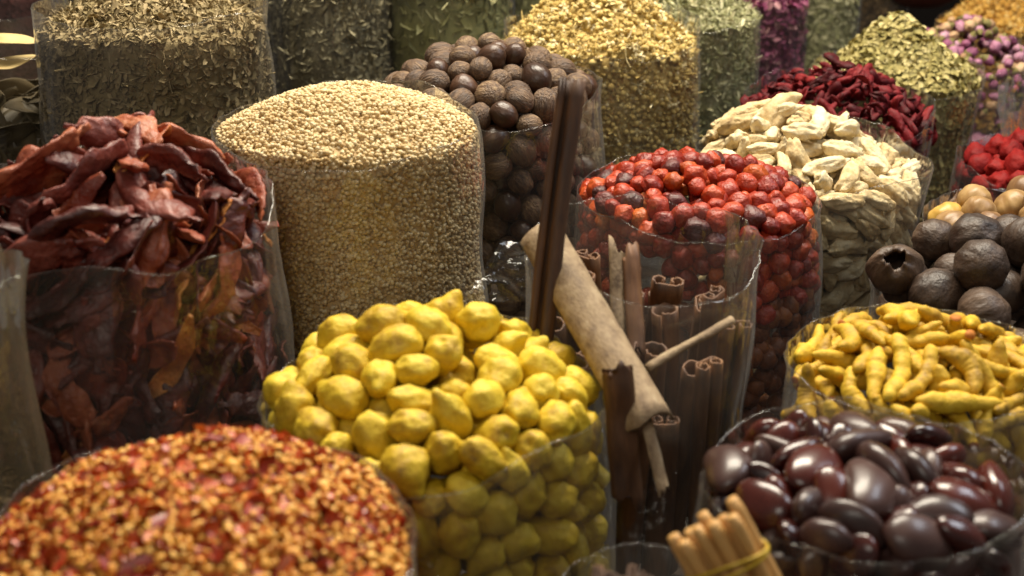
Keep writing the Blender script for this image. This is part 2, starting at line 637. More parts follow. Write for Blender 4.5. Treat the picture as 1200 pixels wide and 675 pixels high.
class Bag:
    def __init__(s, px, py, hw, R, H=.05, p=1.7, lip=.012, lipamp=.012, lipph=0., drop=.0, flare=.04, seed=0, lean=(0, 0), sq=None, dents=()):
        s.dents = dents
        D = FPX * R / hw
        s.D = D
        s.c = at(px, py, D)
        s.R, s.H, s.p, s.lip, s.lipamp, s.lipph, s.drop, s.flare, s.lean = R, H, p, lip, lipamp, lipph, drop, flare, lean
        s.seed = seed
        s.sq = 2.0 + (seed * 37 % 10) / 10 * .8 if sq is None else sq
        s.ori = (seed * 53 % 17) / 17 * PI / 2
        s.zr = s.c[2]
        s.cam_th = math.atan2(CAM[1] - s.c[1], CAM[0] - s.c[0])

    def wall_r(s, th, z):
        """radius of the plastic at angle th and height z (arrays)"""
        k = s.seed
        b = s.R * (1 + .018 * np.sin(2 * th + k) + .012 * np.sin(3 * th + k * 2.1))
        c4, s4 = np.abs(np.cos(th - s.ori)), np.abs(np.sin(th - s.ori))
        b = b * .965 / (c4 ** s.sq + s4 ** s.sq) ** (1 / s.sq) if s.sq > 2.05 else b
        b = b * (1 + .014 * np.sin(z * 26 + 2 * th + k) + .010 * np.sin(z * 47 - 3 * th + 2 * k))
        dz = np.clip(s.zr - z, -.1, 1)
        return b + s.flare * np.clip(dz, 0, .2) * s.R / .12

    def heap(s, x, y):
        """height of the heap at local offsets x, y from the bag's axis"""
        th = np.arctan2(y, x)
        rr = np.hypot(x - s.lean[0], y - s.lean[1]) / s.R
        lump = np.array([mnoise.noise(Vector((a * 16, b * 16, s.seed * 3.1))) for a, b in zip(np.ravel(x), np.ravel(y))]).reshape(np.shape(x))
        dent = sum((dp * np.exp(-((x - dx) ** 2 + (y - dy) ** 2) / (rd * rd)) for dx, dy, rd, dp in s.dents), np.zeros_like(x))
        return -dent + s.zr - s.drop + s.H * (1 - np.clip(rr, 0, 1.3) ** s.p) + .13 * s.H * lump * (rr < .95)

    def build(s, label, mat=None):
        mat = mat or FILM
        root = bpy.data.objects.new('plastic_bag', None)
        COL.objects.link(root)
        root.empty_display_size = .05
        root.location = (s.c[0], s.c[1], TABLE_Z)
        tag(root, label, 'bag', 'clear plastic bags of spices on the stall')
        n, m = 168, 46
        V, Fc = [], []
        th = np.linspace(0, 2 * PI, n, endpoint=False)
        k = s.seed
        ztop = s.zr + s.lip + s.lipamp * (np.sin(th + s.lipph) + .35 * np.sin(3 * th + k) + .15 * np.sin(7 * th + 2 * k)) + .0035 * np.array([mnoise.noise(Vector((math.cos(t) * 5, math.sin(t) * 5, k * 2.))) for t in th])
        flop = .16 * np.sin(2 * th + k * 1.7) + .10 * np.sin(5 * th + k)
        for a in range(m):
            u = a / (m - 1)
            z = TABLE_Z + .002 + (ztop - TABLE_Z - .002) * u
            r = s.wall_r(th, z) * (1 - .05 * (1 - u) ** 8)
            cr = np.array([mnoise.noise(Vector((math.cos(t) * 3.2, math.sin(t) * 3.2, zz * 9 + k * 5))) + .6 * mnoise.noise(Vector((math.cos(t) * 9, math.sin(t) * 9, zz * 14 + k))) for t, zz in zip(th, z)])
            over = np.clip(z - s.zr + .004, 0, .06)
            # sharp creases: vertical folds and slanting crinkles
            fold = np.array([abs(mnoise.noise(Vector((math.cos(t) * 4.5 + k, math.sin(t) * 4.5, zz * 3.5)))) + .5 * abs(mnoise.noise(Vector((math.cos(t) * 8 + zz * 12, math.sin(t) * 8 - zz * 9, zz * 22 + k)))) for t, zz in zip(th, z)])
            r = r + .0026 + .0016 * cr + (.26 * cr + 1.1 * (.45 - fold)) * over * .30 + .0035 * np.clip(fold, 0, .5) + flop * over * .6
            for j in range(n):
                V.append((r[j] * math.cos(th[j]), r[j] * math.sin(th[j]), z[j] - TABLE_Z))
        for a in range(m - 1):
            for j in range(n):
                q = (j + 1) % n
                Fc.append((a * n + j, a * n + q, (a + 1) * n + q, (a + 1) * n + j))
        V.append((0, 0, .002))
        for j in range(n):
            Fc.append((len(V) - 1, (j + 1) % n, j))
        link('bag_wall', mesh_from('bag_wall', V, Fc, mat), root)
        # the folded rim: a thin thicker band along the mouth
        top = np.array(V[(m - 1) * n:m * n])
        RV, RF = [], []
        seg = 6
        for j in range(n):
            rad = top[j].copy()
            rad[2] = 0
            rad /= np.linalg.norm(rad)
            for q in range(seg):
                a = 2 * PI * q / seg
                RV.append(top[j] + .0003 * math.cos(a) * rad + np.array([0, 0, .0007 * math.sin(a)]))
        for j in range(n):
            j2 = (j + 1) % n
            for q in range(seg):
                q2 = (q + 1) % seg
                RF.append((j * seg + q, j2 * seg + q, j2 * seg + q2, j * seg + q2))
        link('bag_rim', mesh_from('bag_rim', RV, RF, FILM_RIM), root)
        return root


# ------------------------------------------------------------------ packing of countable pieces (rigid multi-sphere relaxation)
def rand_rot(n, N, axis_tilt, flat_tilt):
    """frames whose local Z is near the normal N; local X random in the tangent plane"""
    v = rng.normal(size=(n, 3)) * flat_tilt
    Z = N + v
    Z /= np.linalg.norm(Z, axis=1)[:, None]
    X = rng.normal(size=(n, 3))
    X -= (X * Z).sum(1)[:, None] * Z * (1 - axis_tilt)
    X /= np.linalg.norm(X, axis=1)[:, None]
    Z = Z - (X * Z).sum(1)[:, None] * X
    Z /= np.linalg.norm(Z, axis=1)[:, None]
    Y = np.cross(Z, X)
    return np.stack([X, Y, Z], 2)


def pack(bag, loc, rad, thick, depth, vol, smin=.85, smax=1.12, dens=.60, cap=280, iters=70, axis_tilt=.25, flat_tilt=.35, span=1.75, slack=.45, n=None, inset=.0):
    loc = np.array(loc, float)
    rad = np.array(rad, float)
    k = len(rad)
    R0 = bag.R * .985
    A_top = PI * R0 * R0 * 1.1
    A_side = 2 * span * R0 * depth
    if n is None:
        n = int(min(cap, dens * thick * (A_top + A_side) / vol))
    nt = int(n * A_top / (A_top + A_side))
    th = rng.uniform(0, 2 * PI, nt)
    r = R0 * np.sqrt(rng.uniform(0, .92, nt))
    x, y = r * np.cos(th), r * np.sin(th)
    z = bag.heap(x, y) - thick * rng.uniform(.15, .95, nt)
    ns = n - nt
    th2 = bag.cam_th + rng.uniform(-span, span, ns)
    z2 = bag.zr - bag.drop - depth * rng.uniform(0, 1, ns)
    r2 = bag.wall_r(th2, z2) - thick * rng.uniform(.15, .95, ns)
    P = np.concatenate([np.stack([x, y, z], 1), np.stack([r2 * np.cos(th2), r2 * np.sin(th2), z2], 1)])
    N = np.concatenate([np.stack([np.cos(th) * r / R0 * .5, np.sin(th) * r / R0 * .5, np.ones(nt)], 1), np.stack([np.cos(th2), np.sin(th2), .2 * np.ones(ns)], 1)])
    N /= np.linalg.norm(N, axis=1)[:, None]
    Rm = rand_rot(n, N, axis_tilt, flat_tilt)
    S = rng.uniform(smin, smax, n)
    zmin = bag.zr - bag.drop - depth - .01
    own = np.repeat(np.arange(n), k)
    RAD = np.tile(rad, n) * np.repeat(S, k)
    same = own[:, None] == own[None, :]
    RS = RAD[:, None] + RAD[None, :]
    for it in range(iters):
        rel = np.einsum('nij,kj->nki', Rm, loc) * S[:, None, None]
        W = (P[:, None, :] + rel).reshape(-1, 3)
        G = W @ W.T
        q = np.diag(G)
        d2 = q[:, None] + q[None, :] - 2 * G
        hit = (d2 < RS * RS) & ~same
        I, J = np.nonzero(hit)
        dv = W[I] - W[J]
        dd = np.sqrt(np.maximum((dv * dv).sum(1), 1e-10))
        ov = RS[I, J] - dd
        disp = np.zeros_like(W)
        np.add.at(disp, I, dv / dd[:, None] * (ov * .32)[:, None])
        # container
        x, y, z = W[:, 0], W[:, 1], W[:, 2]
        rr = np.hypot(x, y) + 1e-9
        th = np.arctan2(y, x)
        wl = bag.wall_r(th, z) - RAD - .0005 - inset
        out = np.maximum(0, rr - wl) * (z < bag.zr + bag.H + .02)
        outr = np.stack([-x / rr * out, -y / rr * out, np.zeros_like(out)], 1)
        disp += outr * 1.2
        hz = bag.heap(x, y)
        over = z + RAD * slack - hz
        f = np.clip(over, 0, .03) * (.35 if it < iters * .8 else .15)
        nx = np.stack([-.25 * x / bag.R, -.25 * y / bag.R, -np.ones_like(x)], 1)
        disp += nx * f[:, None]
        # inner core (front hollowed out by the layer thickness, back full)
        da = np.abs((th - bag.cam_th + PI) % (2 * PI) - PI)
        rc = np.where(da < span, bag.wall_r(th, z) - thick, bag.R * 1.2)
        pz = (hz - thick) - (z - RAD * .3)
        pr = rc - (rr - RAD * .3)
        ins = (pz > 0) & (pr > 0)
        upm = ins & (pz <= pr)
        sdm = ins & (pr < pz)
        disp[upm, 2] += pz[upm] * .4
        disp[sdm, 0] += (x / rr * pr)[sdm] * .4
        disp[sdm, 1] += (y / rr * pr)[sdm] * .4
        disp[:, 2] += np.clip(zmin - z, 0, .02) * .5
        D = disp.reshape(n, k, 3)
        mv = D.sum(1) / max(1, k * .6)
        L = np.linalg.norm(mv, axis=1)
        mv *= np.minimum(1, .008 / (L + 1e-9))[:, None]
        P += mv
        if k > 1:
            tq = np.cross(rel, D).sum(1) / ((rel * rel).sum((1, 2))[:, None] + 1e-7)
            a = np.linalg.norm(tq, axis=1)
            tq *= np.minimum(1, .2 / (a + 1e-9))[:, None]
            om = tq
            K = np.zeros((n, 3, 3))
            K[:, 0, 1], K[:, 0, 2], K[:, 1, 0] = -om[:, 2], om[:, 1], om[:, 2]
            K[:, 1, 2], K[:, 2, 0], K[:, 2, 1] = -om[:, 0], -om[:, 1], om[:, 0]
            Rm = Rm + np.einsum('nij,njk->nik', K, Rm)
            X = Rm[:, :, 0] / np.linalg.norm(Rm[:, :, 0], axis=1)[:, None]
            Z = Rm[:, :, 2] - (Rm[:, :, 2] * X).sum(1)[:, None] * X
            Z /= np.linalg.norm(Z, axis=1)[:, None]
            Rm = np.stack([X, np.cross(Z, X), Z], 2)
    return P, Rm, S


def place(bag, packed, variants, noun, cat, group, place_name, weights=None, specials=()):
    """variants: list of (mesh, adjective). Every piece is its own object with a label of where it lies."""
    P, Rm, S = packed
    n = len(P)
    names = [v[0].name.split('.')[0] for v in variants]
    w = np.array(weights if weights else [1] * len(variants), float)
    ch = rng.choice(len(variants), n, p=w / w.sum())
    hz = bag.zr - bag.drop
    cx, cy = math.cos(bag.cam_th), math.sin(bag.cam_th)
    front = P[:, 0] * cx + P[:, 1] * cy
    side = P[:, 0]
    ontop = P[:, 2] > hz - .2 * bag.H
    objs = []
    for i in range(n):
        me, adj = variants[ch[i]]
        o = bpy.data.objects.new(me.name.split('.')[0], me)
        COL.objects.link(o)
        M = Matrix([list(Rm[i][r]) + [0] for r in range(3)] + [[0, 0, 0, 1]])
        o.matrix_world = Matrix.Translation(Vector(P[i]) + Vector((bag.c[0], bag.c[1], 0))) @ M @ Matrix.Scale(S[i], 4)
        sd = 'left' if side[i] < -.35 * bag.R else 'right' if side[i] > .35 * bag.R else 'middle'
        sz = 'big ' if S[i] > 1.04 else 'small ' if S[i] < .92 else ''
        if ontop[i]:
            fb = 'front slope' if front[i] > .25 * bag.R else 'back slope' if front[i] < -.3 * bag.R else 'crown'
            lab = f'{sz}{adj} {noun} on the {sd} {fb} of its heap'
        else:
            lv = 'just under the rim' if P[i, 2] > hz - .06 else 'low down'
            lab = f'{sz}{adj} {noun} {lv} behind plastic, {sd} of its bag'
        tag(o, lab, cat, group)
        objs.append(o)
    # the few that stand out by where they lie
    vis = np.where(ontop & (front > -.4 * bag.R))[0]
    if len(vis) > 6:
        used = set()
        for key, txt in ((P[vis, 2], f'topmost {noun} at the very peak of its heap'),
                         (-P[vis, 0], f'{noun} farthest left on top of its heap'),
                         (P[vis, 0], f'{noun} farthest right on top of its heap'),
                         (front[vis], f'{noun} nearest the camera on top of its heap')):
            j = vis[int(np.argmax(key))]
            if j not in used:
                used.add(j)
                objs[j]['label'] = variants[ch[j]][1] + ' ' + txt
    return objs


# ------------------------------------------------------------------ fine stuff: thousands of seeds, flakes and shreds as one mesh
def tpl_flake(w=.6, bend=.25, k=0):
    V = np.array([[-1, 0, 0], [-.45, w, bend], [.45, w * .9, bend * .8], [1, 0, -.15], [.4, -w, bend * .7], [-.5, -w * .85, bend], [0, .05, -.05]])
    V[:, 1] += .15 * np.sin(V[:, 0] * 2 + k)
    Fc = np.array([[6, 0, 5], [6, 5, 4], [6, 4, 3], [6, 3, 2], [6, 2, 1], [6, 1, 0]])
    return V, Fc


def tpl_shred(w=.12, bend=.3):
    V, Fc = [], []
    for i, x in enumerate((-1, -.33, .33, 1)):
        z = bend * (x * x - .4)
        for a in range(3):
            t = 2 * PI * a / 3
            ww = w * (1 if abs(x) < .9 else .5)
            V.append((x, ww * math.cos(t), z + ww * math.sin(t)))
    for i in range(3):
        for a in range(3):
            b = (a + 1) % 3
            Fc += [(i * 3 + a, i * 3 + b, i * 3 + 3 + b), (i * 3 + a, i * 3 + 3 + b, i * 3 + 3 + a)]
    return np.array(V), np.array(Fc)


def tpl_seed(sx=1, sy=.9, sz=.9):
    return ICO1[0] * [sx, sy, sz], ICO1[1]


def tpl_ball():
    return ICO2[0] * (1 + .08 * nz(ICO2[0], 2, 3))[:, None], ICO2[1]


def tpl_flower():
    V, Fc = [ICO1[0] * [.55, .55, .5] + [0, 0, .15]], [ICO1[1]]
    off = 12
    for k in range(7):
        a = 2 * PI * k / 7 + .3 * (k % 3)
        c, s = math.cos(a), math.sin(a)
        L = .95 + .25 * (k % 2)
        P = np.array([[.4, -.16, 0], [L, -.2, -.28], [L + .12, .02, -.34], [L, .2, -.25], [.4, .16, 0]])
        Q = np.stack([P[:, 0] * c - P[:, 1] * s, P[:, 0] * s + P[:, 1] * c, P[:, 2]], 1)
        V.append(Q)
        Fc.append(np.array([[0, 1, 2], [0, 2, 3], [0, 3, 4]]) + off)
        off += 5
    return np.concatenate(V), np.concatenate(Fc)


def stuff(bag, name, label, cat, layers, mat, core_mat=None, depth=.26, sink=.004, span=1.9, back=True):
    """layers: list of (template, count, size, size_var, tilt, (rnd lo, hi), material index, jitter)"""
    mats = mat if isinstance(mat, list) else [mat]
    R0 = bag.R * .985
    Vs, Fs, Rn, Mi = [], [], [], []
    off = 0
    # solid heap inside
    n, rings = 64, 18
    th = np.linspace(0, 2 * PI, n, endpoint=False)
    CV = []
    for a in range(rings):
        r = R0 * (a + .4) / rings
        x, y = (r - sink * (a > rings - 2)) * np.cos(th), (r - sink * (a > rings - 2)) * np.sin(th)
        CV.append(np.stack([x, y, bag.heap(x, y) - sink], 1))
    for a in range(1, 15):
        z = np.full(n, bag.zr - bag.drop - depth * a / 14)
        r = bag.wall_r(th, z) - sink - .001
        CV.append(np.stack([r * np.cos(th), r * np.sin(th), z], 1))
    m = len(CV)
    V = np.concatenate(CV)
    Fc = []
    for a in range(m - 1):
        for j in range(n):
            q = (j + 1) % n
            Fc += [(a * n + j, (a + 1) * n + j, (a + 1) * n + q), (a * n + j, (a + 1) * n + q, a * n + q)]
    Vs.append(np.concatenate([V, [[0, 0, V[:n, 2].mean()]]]))
    for j in range(n):
        Fc.append((len(V), j, (j + 1) % n))
    Fs.append(np.array(Fc))
    Rn.append(np.full(len(V) + 1, .4))
    Mi.append(np.full(len(Fc), len(mats) - 1 if core_mat else 0))
    off = len(V) + 1
    A_top = PI * R0 * R0 * 1.15
    A_side = 2 * span * R0 * depth
    for (T, cnt, size, svar, tilt, (lo, hi), mi, jit) in layers:
        TV, TF = T
        nt = int(cnt * A_top / (A_top + A_side))
        ns = cnt - nt
        t1 = rng.uniform(0, 2 * PI, nt)
        r1 = R0 * np.sqrt(rng.uniform(0, 1, nt))
        x, y = r1 * np.cos(t1), r1 * np.sin(t1)
        z = bag.heap(x, y)
        e = .004
        gx = (bag.heap(x + e, y) - bag.heap(x - e, y)) / (2 * e)
        gy = (bag.heap(x, y + e) - bag.heap(x, y - e)) / (2 * e)
        N1 = np.stack([-gx, -gy, np.ones(nt)], 1)
        P1 = np.stack([x, y, z], 1)
        t2 = bag.cam_th + rng.uniform(-span, span, ns)
        z2 = bag.zr - bag.drop - depth * rng.uniform(0, 1, ns)
        r2 = bag.wall_r(t2, z2) - size * .4
        P2 = np.stack([r2 * np.cos(t2), r2 * np.sin(t2), z2], 1)
        N2 = np.stack([np.cos(t2), np.sin(t2), np.zeros(ns)], 1)
        P = np.concatenate([P1, P2])
        N = np.concatenate([N1, N2])
        N /= np.linalg.norm(N, axis=1)[:, None]
        P = P + N * (rng.uniform(-1, .35, cnt) * jit)[:, None]
        rr = np.hypot(P[:, 0], P[:, 1])
        lim = bag.wall_r(np.arctan2(P[:, 1], P[:, 0]), P[:, 2]) - size * .3
        f = np.where((rr > lim) & (P[:, 2] < bag.zr + .004), lim / rr, 1)
        P[:, :2] *= f[:, None]
        Q = rand_rot(cnt, N, .1, tilt)
        s = size * np.exp(rng.normal(size=cnt) * svar)
        W = np.einsum('nij,kj->nki', Q, TV) * s[:, None, None] * .5 + P[:, None, :]
        Vs.append(W.reshape(-1, 3))
        k = len(TV)
        Fs.append((TF[None] + (np.arange(cnt) * k)[:, None, None] + off).reshape(-1, 3))
        rv = rng.uniform(lo, hi, cnt)
        Rn.append(np.repeat(rv, k))
        Mi.append(np.full(cnt * len(TF), mi))
        off += cnt * k
    V = np.concatenate(Vs)
    Fc = np.concatenate(Fs)
    me = bpy.data.meshes.new(name)
    me.vertices.add(len(V))
    me.vertices.foreach_set('co', V.astype(np.float32).ravel())
    me.loops.add(len(Fc) * 3)
    me.loops.foreach_set('vertex_index', Fc.astype(np.int32).ravel())
    me.polygons.add(len(Fc))
    me.polygons.foreach_set('loop_start', np.arange(0, len(Fc) * 3, 3, dtype=np.int32))
    for mm in mats:
        me.materials.append(mm)
    me.polygons.foreach_set('material_index', np.concatenate(Mi).astype(np.int32))
    me.polygons.foreach_set('use_smooth', np.ones(len(Fc), bool))
    at_ = me.attributes.new('rnd', 'FLOAT', 'POINT')
    at_.data.foreach_set('value', np.concatenate(Rn).astype(np.float32))
    me.update(calc_edges=True)
    me.validate()
    o = link(name, me, loc=(bag.c[0], bag.c[1], 0))
    tag(o, label, cat, None, 'stuff')
    return o


# ================================================================== THE STALL
def box(name, x0, x1, y0, y1, z0, z1, mat, parent=None, bev=.004):
    bm = bmesh.new()
    bmesh.ops.create_cube(bm, size=1)
    for v in bm.verts:
        v.co = Vector(((x0 + x1) / 2 + v.co.x * (x1 - x0), (y0 + y1) / 2 + v.co.y * (y1 - y0), (z0 + z1) / 2 + v.co.z * (z1 - z0)))
    if bev:
        bmesh.ops.bevel(bm, geom=list(bm.edges), offset=bev, segments=2, affect='EDGES')
    me = bpy.data.meshes.new(name)
    bm.to_mesh(me)
    bm.free()
    me.materials.append(mat)
    return link(name, me, parent)


M_WOOD = organic('dark_wood', ['#1c120b', '#2e1d12', '#3c2818'], src='attr', mix=1, nscale=6, stretch=(1, 8, 8), rough=.6, bump=.3)
M_FLOOR = simple('stall_floor', '#2a2623', .8, '#3a332d', 3)
M_WALL = simple('back_wall', '#1d1815', .9, '#2a221c', 2)
fl = box('floor', -4, 4, -2, 6.5, -.05, 0, M_FLOOR, bev=0)
tag(fl, 'dark floor under the spice stall', 'floor', None, 'structure')
bw = box('back_wall', -4, 4, 6.5, 6.6, 0, 3, M_WALL, bev=0)
tag(bw, 'dark wall behind the spice stall', 'wall', None, 'structure')
tb = bpy.data.objects.new('stall_table', None)
COL.objects.link(tb)
tb.location = (0, 2, 0)
tag(tb, 'dark wooden stall table that carries all the spice bags', 'table')
box('table_top', -1.5, 1.7, -1.45, 1.9, TABLE_Z - .04, TABLE_Z, M_WOOD, tb)
for sx in (-1.4, 1.6):
    for sy in (-1.3, 1.75):
        box('leg', sx - .035, sx + .035, sy - .035, sy + .035, 0, TABLE_Z - .041, M_WOOD, tb)

# ---------------------------------------------------------------- bag layout (photo pixel of the mouth's centre, half width, radius)
BAGS = dict(
    chili=Bag(232, 632, 243, .125, H=.052, p=2.2, lip=.004, lipamp=.004, seed=1, dents=((.032, -.012, .016, .014), (-.05, .03, .03, .006))),
    beans=Bag(1008, 566, 173, .102, H=.020, p=2.2, lip=.006, lipamp=.012, lipph=1.0, seed=2, flare=0.05),
    bundle=Bag(770, 742, 132, .075, H=.0, lip=.012, lipamp=.008, seed=3),
    yellow=Bag(508, 470, 192, .130, H=.066, p=1.9, lip=.008, lipamp=.014, lipph=.4, seed=4, flare=.05),
    turm=Bag(1078, 428, 150, .108, H=.040, p=2.0, lip=.006, lipamp=.006, seed=5),
    pods=Bag(140, 258, 176, .130, H=.085, p=1.5, lip=.014, lipamp=.022, lipph=-.2, seed=6, flare=.06),
    edge=Bag(-160, 420, 165, .10, H=.02, lip=.05, seed=7, drop=.13),
    cinn=Bag(752, 312, 132, .100, H=.0, lip=.018, lipamp=.016, lipph=.2, seed=8, flare=-.05),
    red=Bag(818, 232, 140, .130, H=.045, p=1.8, lip=.004, lipamp=.010, seed=9),
    cor=Bag(407, 152, 152, .130, H=.040, p=2.5, lip=.008, lipamp=.012, lipph=.3, seed=10, flare=.03),
    ginger=Bag(951, 190, 130, .140, H=.075, p=1.4, lip=.012, lipamp=.014, lipph=0, seed=11, flare=-.10, lean=(-.03, .02)),
    black=Bag(1168, 345, 140, .120, H=.070, p=2.0, lip=.006, seed=12),
    tan=Bag(1215, 270, 128, .125, H=.045, p=1.8, lip=.004, seed=13),
    nutmeg=Bag(574, 112, 124, .125, H=.062, p=1.8, lip=.006, lipamp=.016, lipph=.3, seed=14),
    hib=Bag(980, 132, 110, .135, H=.070, p=1.5, lip=.012, lipamp=.020, lipph=.1, seed=15, flare=-.08),
    herb=Bag(180, 30, 132, .140, H=.05, lip=.03, lipamp=.01, seed=16),
    berries=Bag(1222, 200, 96, .110, H=.05, lip=.010, seed=17),
    bay=Bag(2, 70, 97, .110, H=.005, lip=.028, lipamp=.012, seed=18, drop=.05),
    cham=Bag(703, 52, 112, .140, H=.115, p=1.25, lip=.018, lipamp=.022, lipph=.3, seed=19),
    cone=Bag(1050, 90, 93, .126, H=.100, p=1.15, lip=.008, lipamp=.016, lipph=.2, seed=20, flare=-.05),
    grey=Bag(380, -15, 73, .100, H=.04, lip=.03, seed=21),
    leaf=Bag(525, -15, 72, .100, H=.04, lip=.03, seed=22),
    green=Bag(815, 24, 76, .105, H=.07, p=1.2, lip=.016, lipamp=.014, seed=23),
    rose=Bag(1128, 72, 78, .118, H=.090, p=1.3, lip=.014, lipamp=.02, seed=24),
    petal=Bag(893, 4, 52, .085, H=.05, p=1.3, lip=.012, seed=25),
    pale=Bag(970, -10, 38, .070, H=.04, lip=.012, seed=26),
    brown=Bag(1031, -18, 32, .065, H=.03, lip=.012, seed=27),
    orange=Bag(1165, 30, 62, .110, H=.075, p=1.3, lip=.005, seed=28),
    dark=Bag(630, -22, 34, .070, H=.03, lip=.01, seed=29),
    maroon=Bag(10, -12, 60, .105, H=.05, lip=.005, seed=30),
    marigold=Bag(1240, 172, 60, .078, H=.02, lip=.085, seed=31),
)
B = BAGS

BAG_LABELS = dict(
    chili='wide clear bag full of crushed red chilli and yellow seeds, nearest the camera',
    beans='clear bag of glossy dark brown beans beside the tied cinnamon bundle',
    bundle='low clear bag that holds the cinnamon bundle tied with a rubber band',
    yellow='clear bag heaped with lumpy yellow turmeric bulbs',
    turm='clear bag of knobbly yellow turmeric fingers behind the dark beans',
    pods='large cloudy bag of dark dried chilli pods',
    edge='cloudy bag cut off by the left edge beside the chilli pods',
    cinn='tall clear bag with standing cinnamon quills and bark',
    red='clear bag heaped with round red cherry chillies',
    cor='broad clear bag of pale tan coriander seed with a rounded heap',
    ginger='clear bag of cream white dried ginger roots',
    black='clear bag heaped with black dried limes',
    tan='clear bag of tan dried limes behind the black limes',
    nutmeg='clear bag heaped with brown nutmegs behind the coriander seed',
    hib='clear bag of deep red dried hibiscus behind the white ginger',
    herb='cloudy bag of brown green crushed herb above the chilli pods',
    berries='clear bag of crumpled bright red berries behind the tan limes',
    bay='cloudy bag of large pale dried leaves in the top left corner',
    cham='clear bag with a tall yellow chamomile heap behind the nutmegs',
    cone='clear bag with a steep cone of pale green crushed leaf',
    grey='clear bag of grey green shredded herb behind the coriander seed',
    leaf='clear bag of flat green dried leaves behind the nutmegs',
    green='clear bag of green dried herb just behind the chamomile',
    rose='clear bag heaped with pink and cream rosebuds',
    petal='clear bag of magenta purple petals behind the hibiscus',
    pale='narrow clear bag of pale sage green herb beside the magenta petals',
    brown='small clear bag of brown herb at the back beside the wooden bowl',
    orange='clear bag of golden yellow flowers behind the rosebuds',
    dark='small clear bag of dark herb at the back behind the chamomile',
    maroon='clear bag of maroon powder at the back in the top left corner',
    marigold='tall half empty bag of orange powder behind the red berries',
)
BAG_ROOTS = {}
for k, b in B.items():
    BAG_ROOTS[k] = b.build(BAG_LABELS[k], FILM_DUSTY if k in ('bay', 'edge') else FILM_OLD if k in ('pods', 'herb') else FILM)

# ---------------------------------------------------------------- materials of the spices
M_COR = organic('coriander_seed', ['#8c7248', '#b89a68', '#d4be90', '#e6d8b4'], src='attr', mix=.25, nscale=300, rough=.65, bump=0, spec=.3)
M_CHSEED = organic('chilli_seed', ['#c0761f', '#e0a23e', '#f0c56c'], src='attr', mix=.2, nscale=300, rough=.45, bump=0)
M_CHFLAKE = organic('chilli_flake', ['#52120a', '#962c10', '#ba501c', '#d07c38'], src='attr', mix=.35, nscale=200, rough=.4, bump=0)
M_HERB = organic('crushed_herb', ['#5e5030', '#807048', '#9c8860', '#b6a47c'], src='attr', mix=.2, nscale=100, rough=.8, bump=0)
M_GREY = organic('grey_herb', ['#645c40', '#8a8060', '#a89e7c', '#c6bc9a'], src='attr', mix=.2, nscale=100, rough=.8, bump=0)
M_LEAF = organic('green_leaf', ['#5e6032', '#868450', '#a6a26c', '#c4bc8c'], src='attr', mix=.2, nscale=100, rough=.6, bump=0)
M_GREEN = organic('green_herb', ['#6a6a3c', '#98986a', '#bcb88e', '#ddd6b0'], src='attr', mix=.2, nscale=100, rough=.75, bump=0)
M_CONE = organic('pale_leaf', ['#6a6432', '#94884c', '#b2a468', '#d0c28c'], src='attr', mix=.2, nscale=100, rough=.75, bump=0)
M_CHAM = organic('chamomile', ['#745e28', '#b09450', '#d0b872', '#eadfb8'], src='attr', mix=.15, nscale=200, rough=.8, bump=0)
M_PETAL = organic('magenta_petal', ['#431426', '#782a50', '#984c70', '#bc948c'], src='attr', mix=.2, nscale=100, rough=.7, bump=0)
M_ORANGE = organic('golden_flower', ['#83571a', '#b98832', '#d0a550', '#dcc07e'], src='attr', mix=.2, nscale=100, rough=.8, bump=0)
M_MARI = organic('orange_powder', ['#b05a08', '#cf7a10'], src='attr', mix=.6, nscale=60, rough=.9, bump=.3)
M_MAROON = organic('maroon_powder', ['#33100c', '#4a1a14'], src='attr', mix=.6, nscale=60, rough=.9, bump=.3)
M_BROWN = organic('brown_herb', ['#382814', '#5a4424', '#80663c'], src='attr', mix=.2, nscale=60, rough=.9, bump=0)

M_NUT = organic('nutmeg_bare', [(0, '#1e130c'), (.3, '#4a3627'), (.6, '#70573f'), (1, '#a88e6a')], mix=.74, nscale=150, stretch=(.25, 1.4, 1.4), rough=.55, bump=.7, dist=.004)
M_NUTSH = organic('nutmeg_shell', ['#24160e', '#402818', '#5c3e28'], mix=.6, nscale=80, stretch=(.4, 1.4, 1.4), rough=.42, bump=.35, coat=.12, dist=.003)
M_BULB = organic('turmeric_bulb', [(0, '#5c420c'), (.2, '#ac8818'), (.5, '#ccac1c'), (1, '#e2ca42')], mix=.66, nscale=105, rough=.6, bump=.4, dist=.0025, bscale=320, detail=6, rough_var=.1)
M_FING = organic('turmeric_finger', [(0, '#70500c'), (.35, '#b68e18'), (.7, '#cea820'), (1, '#dec040')], mix=.6, nscale=85, rough=.65, bump=.5, dist=.002, bscale=300)
M_FEND = organic('turmeric_cut_end', ['#a4560c', '#c47a18'], mix=.6, nscale=200, rough=.7, bump=.2)
M_BEAN = organic('dark_bean', ['#180706', '#300f0b', '#481a12', '#622a1c'], mix=.45, nscale=28, rough=.27, bump=.05, coat=.3, dist=.001, rough_var=.08)
M_BEANR = organic('dull_bean', ['#241614', '#3e2824', '#563c34'], mix=.5, nscale=30, rough=.38, bump=.08, coat=.15, dist=.001)
M_BLIME = organic('black_lime', ['#1c1410', '#34261d', '#4e3c2e', '#6a5442'], mix=.6, nscale=55, stretch=(1.2, 1.2, .5), rough=.5, bump=.5, dist=.003, bscale=200)
M_TLIME = organic('tan_lime', ['#4e3720', '#785838', '#98774a', '#b2935e'], mix=.5, nscale=50, stretch=(1.2, 1.2, .5), rough=.45, bump=.3, dist=.002)
M_YLIME = organic('yellow_lime', ['#a57a2c', '#c29c4c', '#d6b870'], mix=.5, nscale=50, stretch=(1.2, 1.2, .5), rough=.45, bump=.25, dist=.002)
